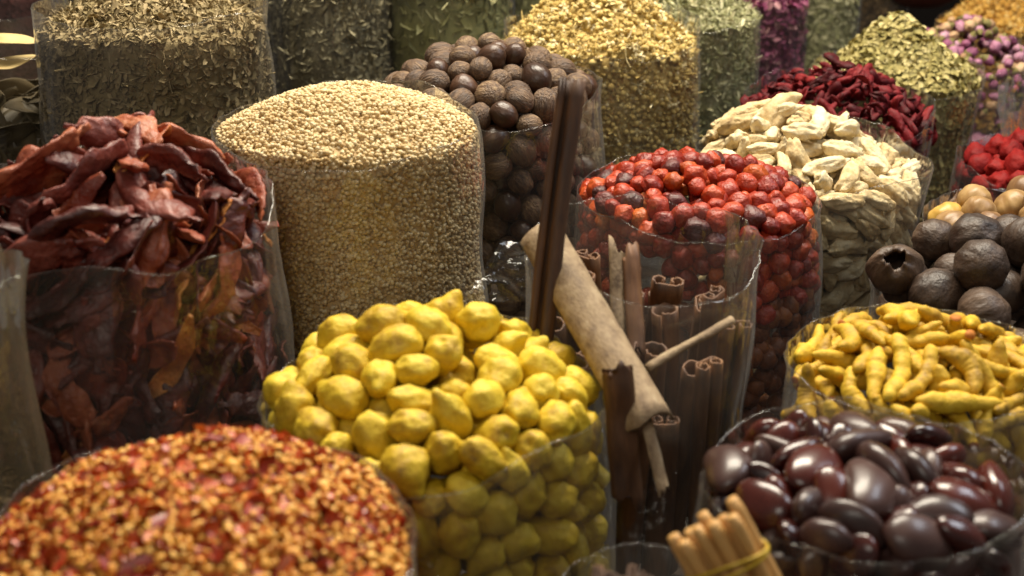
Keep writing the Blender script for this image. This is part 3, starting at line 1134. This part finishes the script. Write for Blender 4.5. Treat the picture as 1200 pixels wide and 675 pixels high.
M_GIN = organic('ginger', [(0, '#6e5430'), (.3, '#b89e6e'), (.6, '#d6c49a'), (1, '#e6dabc')], mix=.62, nscale=70, rough=.75, bump=.6, dist=.004)
M_RED = organic('cherry_chilli_red', ['#4a0a05', '#84200c', '#a83612', '#bd5420'], mix=.4, nscale=80, rough=.42, bump=.6, coat=.08, dist=.003, bscale=320)
M_REDO = organic('cherry_chilli_orange', ['#8a2c08', '#b4500e', '#c07018'], mix=.5, nscale=60, rough=.42, bump=.6, coat=.06, dist=.003, bscale=320)
M_REDA = organic('cherry_chilli_amber', ['#2c1408', '#5e2e10', '#8a4c1a', '#a86a28'], mix=.9, nscale=40, rough=.5, bump=.4, dist=.003, bscale=300)
M_REDD = organic('cherry_chilli_dark', ['#260806', '#481410', '#641e14'], mix=.5, nscale=60, rough=.45, bump=.6, coat=.06, dist=.003, bscale=320)
M_POD = organic('chilli_pod_dark', ['#1e0907', '#461812', '#703024', '#9c5e50'], mix=.65, nscale=34, rough=.46, bump=.6, coat=.08, dist=.004, bscale=200)
M_PODR = organic('chilli_pod_rust', ['#3e130b', '#742c1a', '#9e5432', '#c48a66'], mix=.65, nscale=30, rough=.48, bump=.6, coat=.06, dist=.004, bscale=200)
M_PODO = organic('chilli_pod_orange', ['#7a3014', '#b45c24', '#d08c46', '#dfb472'], mix=.6, nscale=26, rough=.5, bump=.7, coat=.05, dist=.004, bscale=260)
M_ROSE = organic('rose_pink', ['#4c1e34', '#8a4a6a', '#ae7890', '#c8a8ac'], mix=.35, nscale=80, rough=.7, bump=.1)
M_ROSEC = organic('rose_cream', ['#8a6448', '#b4906a', '#c8ac88'], mix=.5, nscale=80, rough=.7, bump=.1)
M_SEPAL = organic('rose_sepal', ['#5c5628', '#8a7f48'], mix=.5, nscale=80, rough=.75, bump=0)
M_HIB = organic('hibiscus', ['#240306', '#4a080e', '#6c1218', '#8a2624'], mix=.45, nscale=140, rough=.62, bump=.4, spec=.25, dist=.003)
M_BERRY = organic('red_berry', ['#3c0506', '#700c0c', '#941c14'], mix=.5, nscale=60, rough=.65, bump=.5, dist=.003, spec=.2)
M_BAY = organic('pale_leaf_dry', ['#3c3420', '#544830', '#6c5c40'], mix=.4, nscale=40, rough=.6, bump=.1)
M_BAYW = organic('cream_leaf', ['#b99c5c', '#d2bb82'], mix=.5, nscale=40, rough=.6, bump=.1)
M_CIN = organic('cinnamon_bark', ['#1c1009', '#382111', '#54361d', '#785230'], mix=.8, nscale=60, stretch=(.25, 1.2, 1.2), rough=.6, bump=.35, dist=.002)
M_CINL = organic('cinnamon_bark_light', ['#5c4836', '#7c664c', '#968062', '#ac9a7c'], mix=.85, nscale=130, stretch=(.7, 1, 1), rough=.75, bump=.4, dist=.002)
M_CINB = organic('cinnamon_stick', ['#a07038', '#c89a5a', '#deba80'], mix=.7, nscale=60, stretch=(.2, 1.4, 1.4), rough=.55, bump=.2, dist=.002)
M_CINQ = organic('cinnamon_quill_bark', ['#2e1a0d', '#4c2e17', '#6a4526', '#8a623c'], mix=.8, nscale=60, stretch=(.25, 1.2, 1.2), rough=.6, bump=.35, dist=.002)
M_BAND = organic('rubber_band', ['#b08c14', '#c8a624'], mix=.5, nscale=40, rough=.45, bump=0)

# ---------------------------------------------------------------- fine spices
stuff(B['cor'], 'coriander_seeds', 'pale tan coriander seeds heaped in the broad clear bag', 'seeds',
      [(tpl_seed(), 26000, .0046, .10, .5, (.25, 1), 0, .0035)], [M_COR], depth=.28, sink=.0035)
stuff(B['chili'], 'crushed_chilli', 'crushed red chilli flakes mixed with yellow seeds in the nearest bag', 'chilli flakes',
      [(tpl_seed(1.1, .95, .5), 9500, .0052, .22, .9, (0, 1), 0, .005), (tpl_flake(.65, .35), 4600, .0082, .3, .8, (0, 1), 1, .006),
       (tpl_flake(.8, .5, 2), 2600, .0065, .3, .9, (.3, 1), 1, .006)], [M_CHSEED, M_CHFLAKE, M_CHFLAKE], True, depth=.10, sink=.008)
stuff(B['herb'], 'crushed_herb', 'brown green crushed herb with a pale top in the cloudy bag', 'herbs',
      [(tpl_flake(.5, .3), 9000, .0085, .3, .7, (.2, 1), 0, .006), (tpl_shred(.10, .2), 3000, .014, .4, .5, (.3, 1), 0, .006)], [M_HERB], depth=.24, sink=.006)
stuff(B['grey'], 'shredded_herb', 'grey green shredded herb pressed against the plastic', 'herbs',
      [(tpl_flake(.35, .5), 9000, .013, .35, .8, (.1, .9), 0, .006), (tpl_shred(.07, .4), 3000, .022, .4, .6, (.2, 1), 0, .004)], [M_GREY], depth=.24, sink=.004)
stuff(B['leaf'], 'green_leaves', 'flat green dried leaves pressed against the plastic', 'leaves',
      [(tpl_flake(.42, .25), 4500, .024, .25, .40, (0, 1), 0, .007), (tpl_shred(.03, .15), 250, .05, .3, .4, (.8, 1), 0, .006)], [M_LEAF], depth=.24, sink=.004)
stuff(B['cham'], 'chamomile_flowers', 'small yellow chamomile flowers in a tall loose heap', 'flowers',
      [(tpl_flower(), 4200, .0125, .15, .9, (.15, 1), 0, .008), (tpl_ball(), 1800, .0075, .2, .9, (.2, .7), 0, .006), (tpl_shred(.08, .25), 3500, .014, .4, .9, (.3, 1), 0, .007)], [M_CHAM], depth=.24, sink=.007)
stuff(B['green'], 'dried_herb', 'green dried herb in shreds behind the chamomile', 'herbs',
      [(tpl_flake(.3, .3), 5000, .013, .3, .8, (0, 1), 0, .006), (tpl_shred(.09, .25), 4500, .016, .3, .7, (.1, 1), 0, .006)], [M_GREEN], depth=.24, sink=.007)
stuff(B['cone'], 'crushed_leaves', 'pale green crushed leaves piled in a steep cone', 'herbs',
      [(tpl_flake(.6, .25), 9000, .0115, .25, .5, (.1, 1), 0, .006)], [M_CONE], depth=.24, sink=.006)
stuff(B['petal'], 'magenta_petals', 'magenta purple dried petals at the back', 'petals',
      [(tpl_flake(.6, .4), 3500, .016, .3, .8, (0, 1), 0, .007)], [M_PETAL], depth=.24, sink=.008)
stuff(B['pale'], 'sage_herb', 'pale sage green herb in the narrow bag', 'herbs',
      [(tpl_flake(.4, .3), 2500, .013, .3, .7, (.1, 1), 0, .006)], [M_GREEN], depth=.24, sink=.007)
stuff(B['brown'], 'brown_herb', 'brown herb in the small bag at the back', 'herbs',
      [(tpl_flake(.5, .3), 1800, .012, .3, .7, (0, 1), 0, .006)], [M_BROWN], depth=.24, sink=.007)
stuff(B['dark'], 'dark_herb', 'dark green herb in the small bag behind the chamomile', 'herbs',
      [(tpl_flake(.5, .3), 1800, .014, .3, .7, (0, .5), 0, .006)], [M_LEAF], depth=.24, sink=.007)
stuff(B['orange'], 'golden_flowers', 'golden yellow dried flowers behind the rosebuds', 'flowers',
      [(tpl_flower(), 2200, .018, .2, .9, (0, 1), 0, .008), (tpl_flake(.5, .3), 2000, .014, .3, .8, (0, 1), 0, .007)], [M_ORANGE], depth=.2, sink=.008)
stuff(B['maroon'], 'maroon_powder', 'maroon spice powder at the back in the corner', 'powder',
      [(tpl_seed(), 2500, .006, .3, .5, (0, 1), 0, .003)], [M_MAROON], depth=.2, sink=.003)
stuff(B['marigold'], 'orange_powder', 'orange spice powder low in its tall bag', 'powder',
      [(tpl_seed(), 2500, .005, .3, .5, (0, 1), 0, .003)], [M_MARI], depth=.2, sink=.003)
stuff(B['edge'], 'dusty_herb', 'dusty brown herb in the bag cut off by the left edge', 'herbs',
      [(tpl_flake(.5, .3), 2500, .012, .3, .7, (.2, 1), 0, .006)], [M_BROWN], depth=.2, sink=.006)

def lower_fill(bag, me, name, label, cat, size_n, z0, z1, count):
    """the hidden-away rest of a bag, past the few hundred built one by one"""
    V0 = np.array([v.co[:] for v in me.vertices])
    F0 = [tuple(p.vertices) for p in me.polygons]
    V, Fc = [], []
    for q in range(count):
        th = bag.cam_th + rng.uniform(-1.75, 1.75)
        z = bag.zr - bag.drop - rng.uniform(z0, z1)
        rr = float(bag.wall_r(np.array([th]), np.array([z]))[0]) - size_n * rng.uniform(.55, 1.3)
        Q = np.array(Matrix.Rotation(rng.uniform(0, 6.28), 3, Vector(rng.normal(size=3))))
        off = len(V) * len(V0)
        V.append(V0 @ Q.T + [rr * math.cos(th), rr * math.sin(th), z])
        Fc += [tuple(i + off for i in f) for f in F0]
    m = mesh_from(name, np.concatenate(V), Fc, list(me.materials))
    o = link(name, m, loc=(bag.c[0], bag.c[1], 0))
    tag(o, label, cat, None, 'stuff')


def lowres(fn, i, mat):
    global ICO3, ICO4
    a, b = ICO3, ICO4
    ICO3 = ICO4 = ICO2
    m = fn(i, mat)
    ICO3, ICO4 = a, b
    return m


# ---------------------------------------------------------------- countable spices
V_NUT = [(m_nutmeg(i, M_NUT), 'matte brown') for i in range(4)] + [(m_nutmeg(i + 10, M_NUTSH), 'glossy dark') for i in range(2)]
place(B['nutmeg'], pack(B['nutmeg'], [(-.004, 0, 0), (.004, 0, 0)], [.0140, .0140], .054, .17, 1.6e-5, cap=290, smin=.82, smax=1.15), V_NUT, 'nutmeg', 'nutmeg', 'nutmegs in the bag', 'nutmeg', [4, 4, 4, 4, 2, 2])

V_BULB = [(m_bulb(i, M_BULB), a) for i, a in enumerate(['long nosed yellow', 'lumpy yellow', 'round yellow', 'long nosed yellow', 'lumpy yellow', 'round yellow', 'dented yellow', 'ringed yellow'])]
place(B['yellow'], pack(B['yellow'], [(-.002, 0, 0), (.003, 0, 0)], [.0142, .0138], .052, .24, 1.5e-5, cap=300, smin=.80, smax=1.22, slack=.3), V_BULB, 'turmeric bulb', 'turmeric', 'yellow turmeric bulbs in the bag', 'turmeric bulb')

V_FING = [(m_finger(i, M_FING), a) for i, a in enumerate(['straight yellow', 'bent yellow', 'thick yellow', 'curved yellow', 'ringed yellow', 'slim yellow'])]
place(B['turm'], pack(B['turm'], [(x, 0, 0) for x in (-.021, -.0105, 0, .0105, .021)], [.0068, .0077, .0078, .0076, .0064], .042, .13, 1.1e-5, cap=270, axis_tilt=.15), V_FING, 'turmeric finger', 'turmeric', 'yellow turmeric fingers in the bag', 'turmeric finger')

V_BEAN = [(m_bean(i, M_BEAN), 'glossy black brown') for i in range(5)] + [(m_bean(i + 7, M_BEANR), 'dull greyish brown') for i in range(3)]
place(B['beans'], pack(B['beans'], [(-.0125, 0, 0), (0, 0, 0), (.0125, 0, 0)], [.0100, .0115, .0100], .050, .16, 1.3e-5, cap=240, smin=.76, smax=1.24, axis_tilt=.6, flat_tilt=1.3), V_BEAN, 'bean', 'bean', 'dark beans in the bag', 'bean', [4, 4, 4, 4, 4, 3, 3, 3])

V_BL = [(m_lime(i, M_BLIME), a) for i, a in enumerate(['ribbed black', 'dented black', 'round black', 'wrinkled black'])]
place(B['black'], pack(B['black'], [(0, 0, 0)], [.0243], .058, .10, 5.8e-5, cap=110, smin=.88, smax=1.1, flat_tilt=3, axis_tilt=1), V_BL, 'dried lime', 'lime', 'black dried limes in the bag', 'black lime')
V_TL = [(m_lime(i + 4, M_TLIME, .0212), 'tan') for i in range(3)] + [(m_lime(i + 9, M_YLIME, .0212), 'pale yellow') for i in range(2)]
place(B['tan'], pack(B['tan'], [(0, 0, 0)], [.0208], .050, .07, 4.6e-5, cap=90, smin=.85, smax=1.12, flat_tilt=3, axis_tilt=1), V_TL, 'dried lime', 'lime', 'tan dried limes in the bag', 'tan lime', [3, 3, 3, 1, 1])

V_GIN = [(m_ginger(i, M_GIN), a) for i, a in enumerate(['long cream', 'knobbly cream', 'short cream', 'bent cream', 'forked cream', 'flat cream'])]
place(B['ginger'], pack(B['ginger'], [(x, 0, 0) for x in (-.0145, -.005, .005, .0145)], [.0088, .0108, .0108, .0088], .046, .15, 1.3e-5, cap=290, smin=.75, smax=1.2, axis_tilt=.3), V_GIN, 'ginger root', 'ginger', 'white ginger roots in the bag', 'ginger')

V_RED = [(m_cherry_chilli(i, M_RED), 'shiny red') for i in range(5)] + [(m_cherry_chilli(7, M_REDO), 'orange red')] + [(m_cherry_chilli(i + 8, M_REDD), 'dark brown red') for i in range(2)]
place(B['red'], pack(B['red'], [(0, 0, 0)], [.0096], .024, .085, 4.4e-6, cap=300, smin=.78, smax=1.18, flat_tilt=3, axis_tilt=1), V_RED, 'cherry chilli', 'chilli', 'round red cherry chillies in the bag', 'cherry chilli', [5, 5, 5, 5, 5, 2.5, 1.2, 1.2])

lower_fill(B['red'], lowres(m_cherry_chilli, 1, M_REDA), 'packed_chillies', 'amber brown cherry chillies packed low in their bag under the countable ones', 'chilli', .020, .085, .24, 420)
lower_fill(B['nutmeg'], lowres(m_nutmeg, 1, M_NUT), 'packed_nutmegs', 'brown nutmegs packed low in their bag behind the tall quill', 'nutmeg', .030, .16, .28, 160)
lower_fill(B['ginger'], lowres(m_ginger, 1, M_GIN), 'packed_ginger', 'cream ginger roots packed low in their bag', 'ginger', .026, .15, .28, 200)
lower_fill(B['hib'], lowres(m_hibiscus, 0, M_HIB), 'packed_hibiscus', 'deep red hibiscus packed low in its bag', 'hibiscus', .016, .085, .24, 500)
lower_fill(B['rose'], lowres(m_berry, 0, M_ROSE), 'packed_rosebuds', 'pink rosebuds packed low in their bag', 'rosebud', .018, .12, .26, 260)

V_POD = [(m_pod(i, M_POD), 'dark maroon') for i in range(4)] + [(m_pod(i + 5, M_PODR), 'rusty red') for i in range(2)] + [(m_shard(i, M_PODR), 'torn rusty red') for i in range(3)] + [(m_shard(i + 4, M_PODO), 'torn orange') for i in range(2)] + [(m_shard(i + 7, M_POD), 'torn dark maroon') for i in range(2)]
place(B['pods'], pack(B['pods'], [(x, y, 0) for x in (-.034, -.017, 0, .017, .034) for y in (-.006, .006)], [.0055, .0055, .0065, .0065, .0068, .0068, .006, .006, .005, .005], .062, .24, 1.0e-5, cap=300, dens=.55, smin=.85, smax=1.25, axis_tilt=.3, flat_tilt=.55, inset=.010), V_POD, 'chilli pod', 'chilli', 'dried chilli pods in the bag', 'chilli pod', [3, 3, 3, 3, 3, 3, 2, 2, 2, .9, .9, 2.5, 2.5])

V_ROSE = [(m_rosebud(i, [M_ROSE, M_SEPAL]), 'pink') for i in range(4)] + [(m_rosebud(i + 6, [M_ROSEC, M_SEPAL]), 'cream') for i in range(2)]
place(B['rose'], pack(B['rose'], [(0, 0, -.002), (0, 0, .005)], [.0082, .0078], .024, .13, 3.6e-6, cap=300, smin=.75, smax=1.2, flat_tilt=3, axis_tilt=1), V_ROSE, 'rosebud', 'rosebud', 'rosebuds in the bag', 'rosebud', [4, 4, 4, 4, 3, 3])

def m_hib_petal(i, mat):
    me = m_leaf(i * 3 + 1, mat, .024 + .006 * math.sin(i), .0046 + .001 * math.cos(i * 2))
    me.name = 'hibiscus_calyx'
    for v in me.vertices:
        x = v.co.x / .016
        v.co.z += .004 * x * x * math.sin(i * 2.2) + .0036 * mnoise.noise(Vector((v.co.x * 170, v.co.y * 260, i * 2.)))
        v.co.y += .004 * x * x * math.cos(i * 1.7)
    return me


V_HIB = [((m_hib_petal if i % 3 else m_hibiscus)(i, M_HIB), a) for i, a in enumerate(['forked deep red', 'twisted deep red', 'slim deep red', 'branched deep red', 'flat deep red', 'curled dark red', 'knobbly dark red', 'bent dark red', 'pointed deep red'])]
place(B['hib'], pack(B['hib'], [(-.009, 0, 0), (0, 0, 0), (.009, 0, 0)], [.0042, .0050, .0042], .022, .09, 2.0e-6, cap=300, dens=1.0, smin=1.0, smax=1.6, flat_tilt=.9, axis_tilt=.5), V_HIB, 'hibiscus calyx', 'hibiscus', 'hibiscus calyces in the bag', 'hibiscus')

V_BER = [(m_berry(i, M_BERRY), a) for i, a in enumerate(['crumpled red', 'shrivelled red', 'folded red', 'puckered red'])]
place(B['berries'], pack(B['berries'], [(-.003, 0, 0), (.003, 0, 0)], [.0145, .0145], .040, .05, 1.6e-5, cap=110, flat_tilt=3, axis_tilt=1), V_BER, 'berry', 'berry', 'red berries in the bag', 'red berry')

V_BAY = [(m_leaf(i, M_BAY, .10, .018), 'olive') for i in range(4)]
place(B['bay'], pack(B['bay'], [(x, 0, 0) for x in (-.035, -.017, 0, .017, .035)], [.004, .006, .007, .006, .004], .030, .16, 8e-6, cap=110, flat_tilt=.6), V_BAY, 'dried leaf', 'leaf', 'pale dried leaves in the corner bag', 'dried leaf')


# ---------------------------------------------------------------- single pieces posed by hand
def pose(o, a, b, up=(0, 0, 1), roll=0.):
    """lay the object's X axis from point a to point b"""
    a, b = Vector(a), Vector(b)
    x = (b - a).normalized()
    u = Vector(up)
    z = (u - x * u.dot(x)).normalized()
    y = z.cross(x)
    M = Matrix((x, y, z)).transposed()
    o.matrix_world = Matrix.Translation((a + b) / 2) @ M.to_4x4() @ Matrix.Rotation(roll, 4, 'X')
    return o


def dist(a, b):
    return float(np.linalg.norm(np.array(a) - np.array(b)))


TOCAM = (0, -1, .3)
# cream leaves on the corner bag
for k, (p, q) in enumerate((((-20, 62), (46, 42)), ((-25, 84), (40, 58)))):
    a, b = at(p[0], p[1], 1.78), at(q[0], q[1], 1.80)
    o = link('dried_leaf', m_leaf(20 + k, M_BAYW, dist(a, b), .012))
    tag(pose(o, a, b, (0, -.5, 1)), ['upper cream leaf lying across the rim of the corner bag', 'lower cream leaf lying across the rim of the corner bag'][k], 'leaf', 'cream leaves on the corner bag')
# broken black lime that sits on the left shoulder of the heap
o = link('dried_lime', m_broken_lime(M_BLIME))
p = at(1049, 316, B['black'].D - .03)
o.matrix_world = Matrix.Translation(p) @ Matrix.Rotation(.75, 4, 'X') @ Matrix.Rotation(-.25, 4, 'Y')
tag(o, 'black dried lime broken open with a hollow end, on the heap\'s left edge', 'lime', 'black dried limes in the bag')
# a ginger finger standing up behind the heap's peak and one leaning by the right wall
for (p, q, k, lab) in (((880, 170), (942, 112), 2, 'long pale ginger root standing out at the top of the ginger heap'), ((1058, 225), (1074, 178), 4, 'upright ginger root leaning against the right wall of its bag')):
    D = B['ginger'].D
    a, b = at(p[0], p[1], D - .02), at(q[0], q[1], D - .01)
    o = link('ginger_root', m_ginger(30 + k, M_GIN))
    pose(o, a, b, (0, -1, .3))
    o.scale = (dist(a, b) / .062,) * 3
    tag(o, lab, 'ginger', 'white ginger roots in the bag')

# --- cinnamon bag
cb = B['cinn']
cx, cy, cz = cb.c
QV = [m_quill(i, M_CINQ, .24, .0140 + .0015 * math.sin(i * 2), .0020, i % 3 != 1, rag=.0015, turns=.9 + .14 * (i % 3)) for i in range(6)]
spots = []
tries = 0
while len(spots) < 30 and tries < 6000:
    tries += 1
    r = (cb.R - .022) * math.sqrt(random.random())
    a = random.uniform(0, 2 * PI)
    x, y = r * math.cos(a), r * math.sin(a)
    if all(math.hypot(x - u, y - v) > .0285 for u, v in spots):
        spots.append((x, y))
for i, (x, y) in enumerate(spots):
    o = bpy.data.objects.new('cinnamon_quill', QV[i % 6])
    COL.objects.link(o)
    top = cz - .024 + random.uniform(-.02, .012) + .55 * (y - .03) - .03 * (random.random() < .25)
    tx, ty = random.uniform(-.010, .010), random.uniform(-.034, -.016)
    a = (cx + x + tx, cy + y + ty, top)
    b = (cx + x - tx, cy + y - ty, top - .24)
    pose(o, b, a, (math.cos(i * 2.4), math.sin(i * 2.4), 0))
    sd = 'left' if x < -.03 else 'right' if x > .03 else 'middle'
    fb = 'front' if y < -.03 else 'back' if y > .03 else 'centre'
    tag(o, f'brown rolled cinnamon quill standing at the {fb} {sd} of the tall bag'.replace('centre middle', 'centre'), 'cinnamon', 'cinnamon quills standing in the tall bag')

# the bag's crumpled free corner, standing up on its left
fl_c = [at(546, 352, 1.165), at(590, 283, 1.19), at(668, 286, 1.25), at(668, 356, 1.20)]
FV, FF = [], []
nu, nv = 30, 20
for i in range(nu):
    for j in range(nv):
        u, v = i / (nu - 1), j / (nv - 1)
        p = (1 - u) * ((1 - v) * fl_c[0] + v * fl_c[1]) + u * ((1 - v) * fl_c[3] + v * fl_c[2])
        n_ = abs(mnoise.noise(Vector((u * 3.5, v * 2.5 + u, 3.3)))) * .030 + .010 * abs(mnoise.noise(Vector((u * 7 + v * 3, v * 8, 1.3)))) - .012
        FV.append(p + np.array([.25, -1, .25]) * n_ - np.array([cx, cy, TABLE_Z]))
for i in range(nu - 1):
    for j in range(nv - 1):
        FF.append((i * nv + j, (i + 1) * nv + j, (i + 1) * nv + j + 1, i * nv + j + 1))
link('bag_flap', mesh_from('bag_flap', FV, FF, FILM), BAG_ROOTS['cinn'])

# tall dark quill rising in front of the nutmegs
a, b = at(626, 420, 1.17), at(666, 94, 1.16)
o = link('cinnamon_quill', m_quill(21, M_CIN, dist(a, b), .0122, .0018, True, 1.15, .003, .55))
tag(pose(o, a, b, (0, 1, .1), .2), 'tall dark cinnamon quill rising above the bag in front of the nutmegs', 'cinnamon')
# fat pale roll lying diagonally over the rim
a, b = at(636, 262, 1.20), at(764, 482, 1.075)
o = link('bark_piece', m_bark(33, M_CINL, dist(a, b), .054, .0042, 2.6, 0., .04, .012))
tag(pose(o, a, b, (.3, -1, .45)), 'fat curled pale brown bark slab slanting down across the bag', 'bark', 'cinnamon bark pieces')
# broad dark bark in front of it
a, b = at(737, 590, 1.095), at(724, 426, 1.07)
o = link('bark_piece', m_bark(3, M_CIN, dist(a, b), .027, .003, 1.5, 1.3))
tag(pose(o, a, b, (.1, -1, .3)), 'broad dark bark piece with a torn top below the fat slab', 'bark', 'cinnamon bark pieces')
# two upright bark pieces at the back
for (p, q, w, k, m, lab) in (((728, 432), (724, 290), .015, 4, M_CINL, 'narrow pale bark piece standing at the back of the cinnamon bag'),
                             ((748, 412), (741, 297), .017, 5, M_CINQ, 'orange brown bark piece standing beside the narrow pale one')):
    a, b = at(p[0], p[1], 1.20), at(q[0], q[1], 1.22)
    o = link('bark_piece', m_bark(k, m, dist(a, b), w, .0025, 1.3))
    tag(pose(o, a, b, (.3, -1, .3)), lab, 'bark', 'cinnamon bark pieces')
# thin stick across the right of the bag
a, b = at(758, 432, 1.135), at(858, 374, 1.16)
t = np.linspace(0, 1, 16)
V, Fc = tube(np.stack([(t - .5) * dist(a, b), .001 * np.sin(t * 6), 0 * t], 1), np.full(16, .0042) * (1 + .1 * np.sin(t * 9)), 10, .8, 200, .2, 4)
o = link('cinnamon_stick', mesh_from('cinnamon_stick', V, Fc, M_CINL))
tag(pose(o, a, b), 'thin pale cinnamon stick slanting across the right of the tall bag', 'cinnamon')
# sliver of bark hanging low between the bags
a, b = at(778, 575, 1.08), at(755, 480, 1.09)
o = link('bark_piece', m_bark(8, M_CINL, dist(a, b), .010, .002, .8))
tag(pose(o, a, b, (.1, -1, .3)), 'thin bark sliver below the end of the fat slab', 'bark', 'cinnamon bark pieces')

# --- tied bundle of sticks in the low front bag
bt, bb = at(826, 612, .845), at(900, 745, .865)
ax = (Vector(bb) - Vector(bt)).normalized()
s1 = Vector((1, 0, 0)) - ax * ax.x
s1.normalize()
s2 = ax.cross(s1)
bspots = [(-2.0, .3), (-1.0, .45), (0, .5), (1.05, .45), (2.0, .3), (-1.5, -.55), (-.5, -.5), (.5, -.55), (1.5, -.5)]
for i, (u, v) in enumerate(bspots):
    L = .17
    fan = 1.16
    st = Vector(bt) + s1 * u * .0090 * fan + s2 * (-v) * .0096 + ax * (.004 * math.sin(i * 2.7))
    en = st + ax * L - s1 * u * .0016
    tt = np.linspace(0, 1, 22)
    sv = np.array([0, 1, .2, -.4, .7, 0, .5, -.6, .1])[i]
    rad_ = .0048 * (1 + .05 * np.sin(tt * 11 + i * 2)) * np.where(tt < .02, .8, 1)
    TV, TF = tube(np.stack([(tt - .5) * L, .0012 * np.sin(tt * 5 + i), .0008 * np.sin(tt * 7 + i * 2)], 1), rad_, 14, .88, 150, .10, i * 3.)
    me = mesh_from('cinnamon_stick', TV, TF, M_CINB)
    o = link('cinnamon_stick', me)
    pose(o, st, en, tuple(s2 * (1 if i % 2 else -1)), i * 1.3)
    tag(o, f'slim orange brown stick, {["leftmost", "second from left", "third from left", "fourth from left", "rightmost"][i] if i < 5 else ["first", "second", "third", "last"][i - 5]} in the {"front" if i < 5 else "back"} row of the tied bundle', 'cinnamon', 'cinnamon sticks in the tied bundle')
# rubber band: two loops round the bundle
bc = Vector(bt) + ax * .030
P = []
for k in range(97):
    a = 4 * PI * k / 96
    P.append(bc + s1 * .0262 * math.cos(a) + s2 * .0155 * math.sin(a) + ax * (.0045 * math.sin(a / 2) + .0022 * math.sin(a * 2 + 1)))
P = np.array([tuple(q) for q in P])
V, Fc = tube(P, np.full(len(P), .0011), 8)
o = link('rubber_band', mesh_from('rubber_band', V, Fc, M_BAND))
tag(o, 'yellow rubber band wound twice round the bundle of sticks', 'rubber band')
# sticks lying low in the same bag
for i in range(9):
    a = at(700 + 14 * (i % 6), 668 + 6 * (i % 3), .84 + .012 * (i % 4))
    b = a + np.array([.01 * math.sin(i), .02, -.15])
    o = link('cinnamon_quill', m_quill(60 + i, M_CIN, .15, .006, .0012, True, 1.2, .001))
    tag(pose(o, b, a, (math.cos(i), math.sin(i), 0)), 'small dark cinnamon quill standing low in the bag beside the tied bundle', 'cinnamon', 'small quills in the low bag')

# --- wooden bowl at the back
prof = [(.0, 0), (.10, .0), (.15, .03), (.19, .08), (.205, .115), (.195, .115), (.18, .085), (.14, .04), (.09, .012), (0, .012)]
V, Fc = [], []
S = 48
for r, z in prof:
    for j in range(S):
        V.append((max(r, .0005) * math.cos(2 * PI * j / S), max(r, .0005) * math.sin(2 * PI * j / S), z))
for i in range(len(prof) - 1):
    for j in range(S):
        k = (j + 1) % S
        Fc.append((i * S + j, i * S + k, (i + 1) * S + k, (i + 1) * S + j))
M_BOWL = organic('bowl_wood', ['#3a140a', '#5c2412', '#7a3a1e'], mix=.8, nscale=9, stretch=(1, 1, 5), rough=.4, bump=.1)
o = link('wooden_bowl', mesh_from('wooden_bowl', V, Fc, M_BOWL))
o.scale = (.62, .62, .62)
p = at(1075, -10, 3.35)
o.location = (p[0], p[1], p[2] - .03)
tag(o, 'reddish brown wooden bowl at the back of the stall', 'bowl')

# ------------------------------------------------------------------ light: market lamps over the stall, plus an added front fill
w = bpy.data.worlds.new('World')
SC.world = w
w.use_nodes = True
bg = w.node_tree.nodes['Background']
bg.inputs[0].default_value = (.95, .88, .80, 1)
bg.inputs[1].default_value = .15


def lamp(name, loc, aim, power, col, sx, sy):
    l = bpy.data.lights.new(name, 'AREA')
    l.shape = 'RECTANGLE'
    l.size, l.size_y = sx, sy
    l.energy = power
    l.color = col
    o = bpy.data.objects.new(name, l)
    COL.objects.link(o)
    o.location = loc
    o.rotation_euler = (Vector(aim) - Vector(loc)).to_track_quat('-Z', 'Y').to_euler()
    return o


lamp('stall_lamp', (.15, 1.95, 2.9), (.1, 1.5, 1.1), 112, (1, .90, .73), 1.5, .7)
lamp('market_lamp', (1.6, 1.3, 2.6), (.3, 1.2, 1.0), 17, (.84, .91, 1), .9, .6)
lamp('front_fill', (-.6, -1.6, 3.0), (0, 1.4, 1.0), 21, (1, .92, .8), 1.6, 1.0)  # added fill from behind the camera, brightens the shaded bag fronts

SC.view_settings.view_transform = 'Standard'
SC.view_settings.look = 'None'
SC.view_settings.exposure = 0
SC.view_settings.gamma = 1
SC.render.engine = 'CYCLES'
cy_ = SC.cycles
cy_.max_bounces = 10
cy_.diffuse_bounces = 4
cy_.glossy_bounces = 4
cy_.transmission_bounces = 6
cy_.transparent_max_bounces = 24
cy_.use_denoising = True
cy_.sample_clamp_indirect = 6
cy_.caustics_reflective = False
cy_.caustics_refractive = False
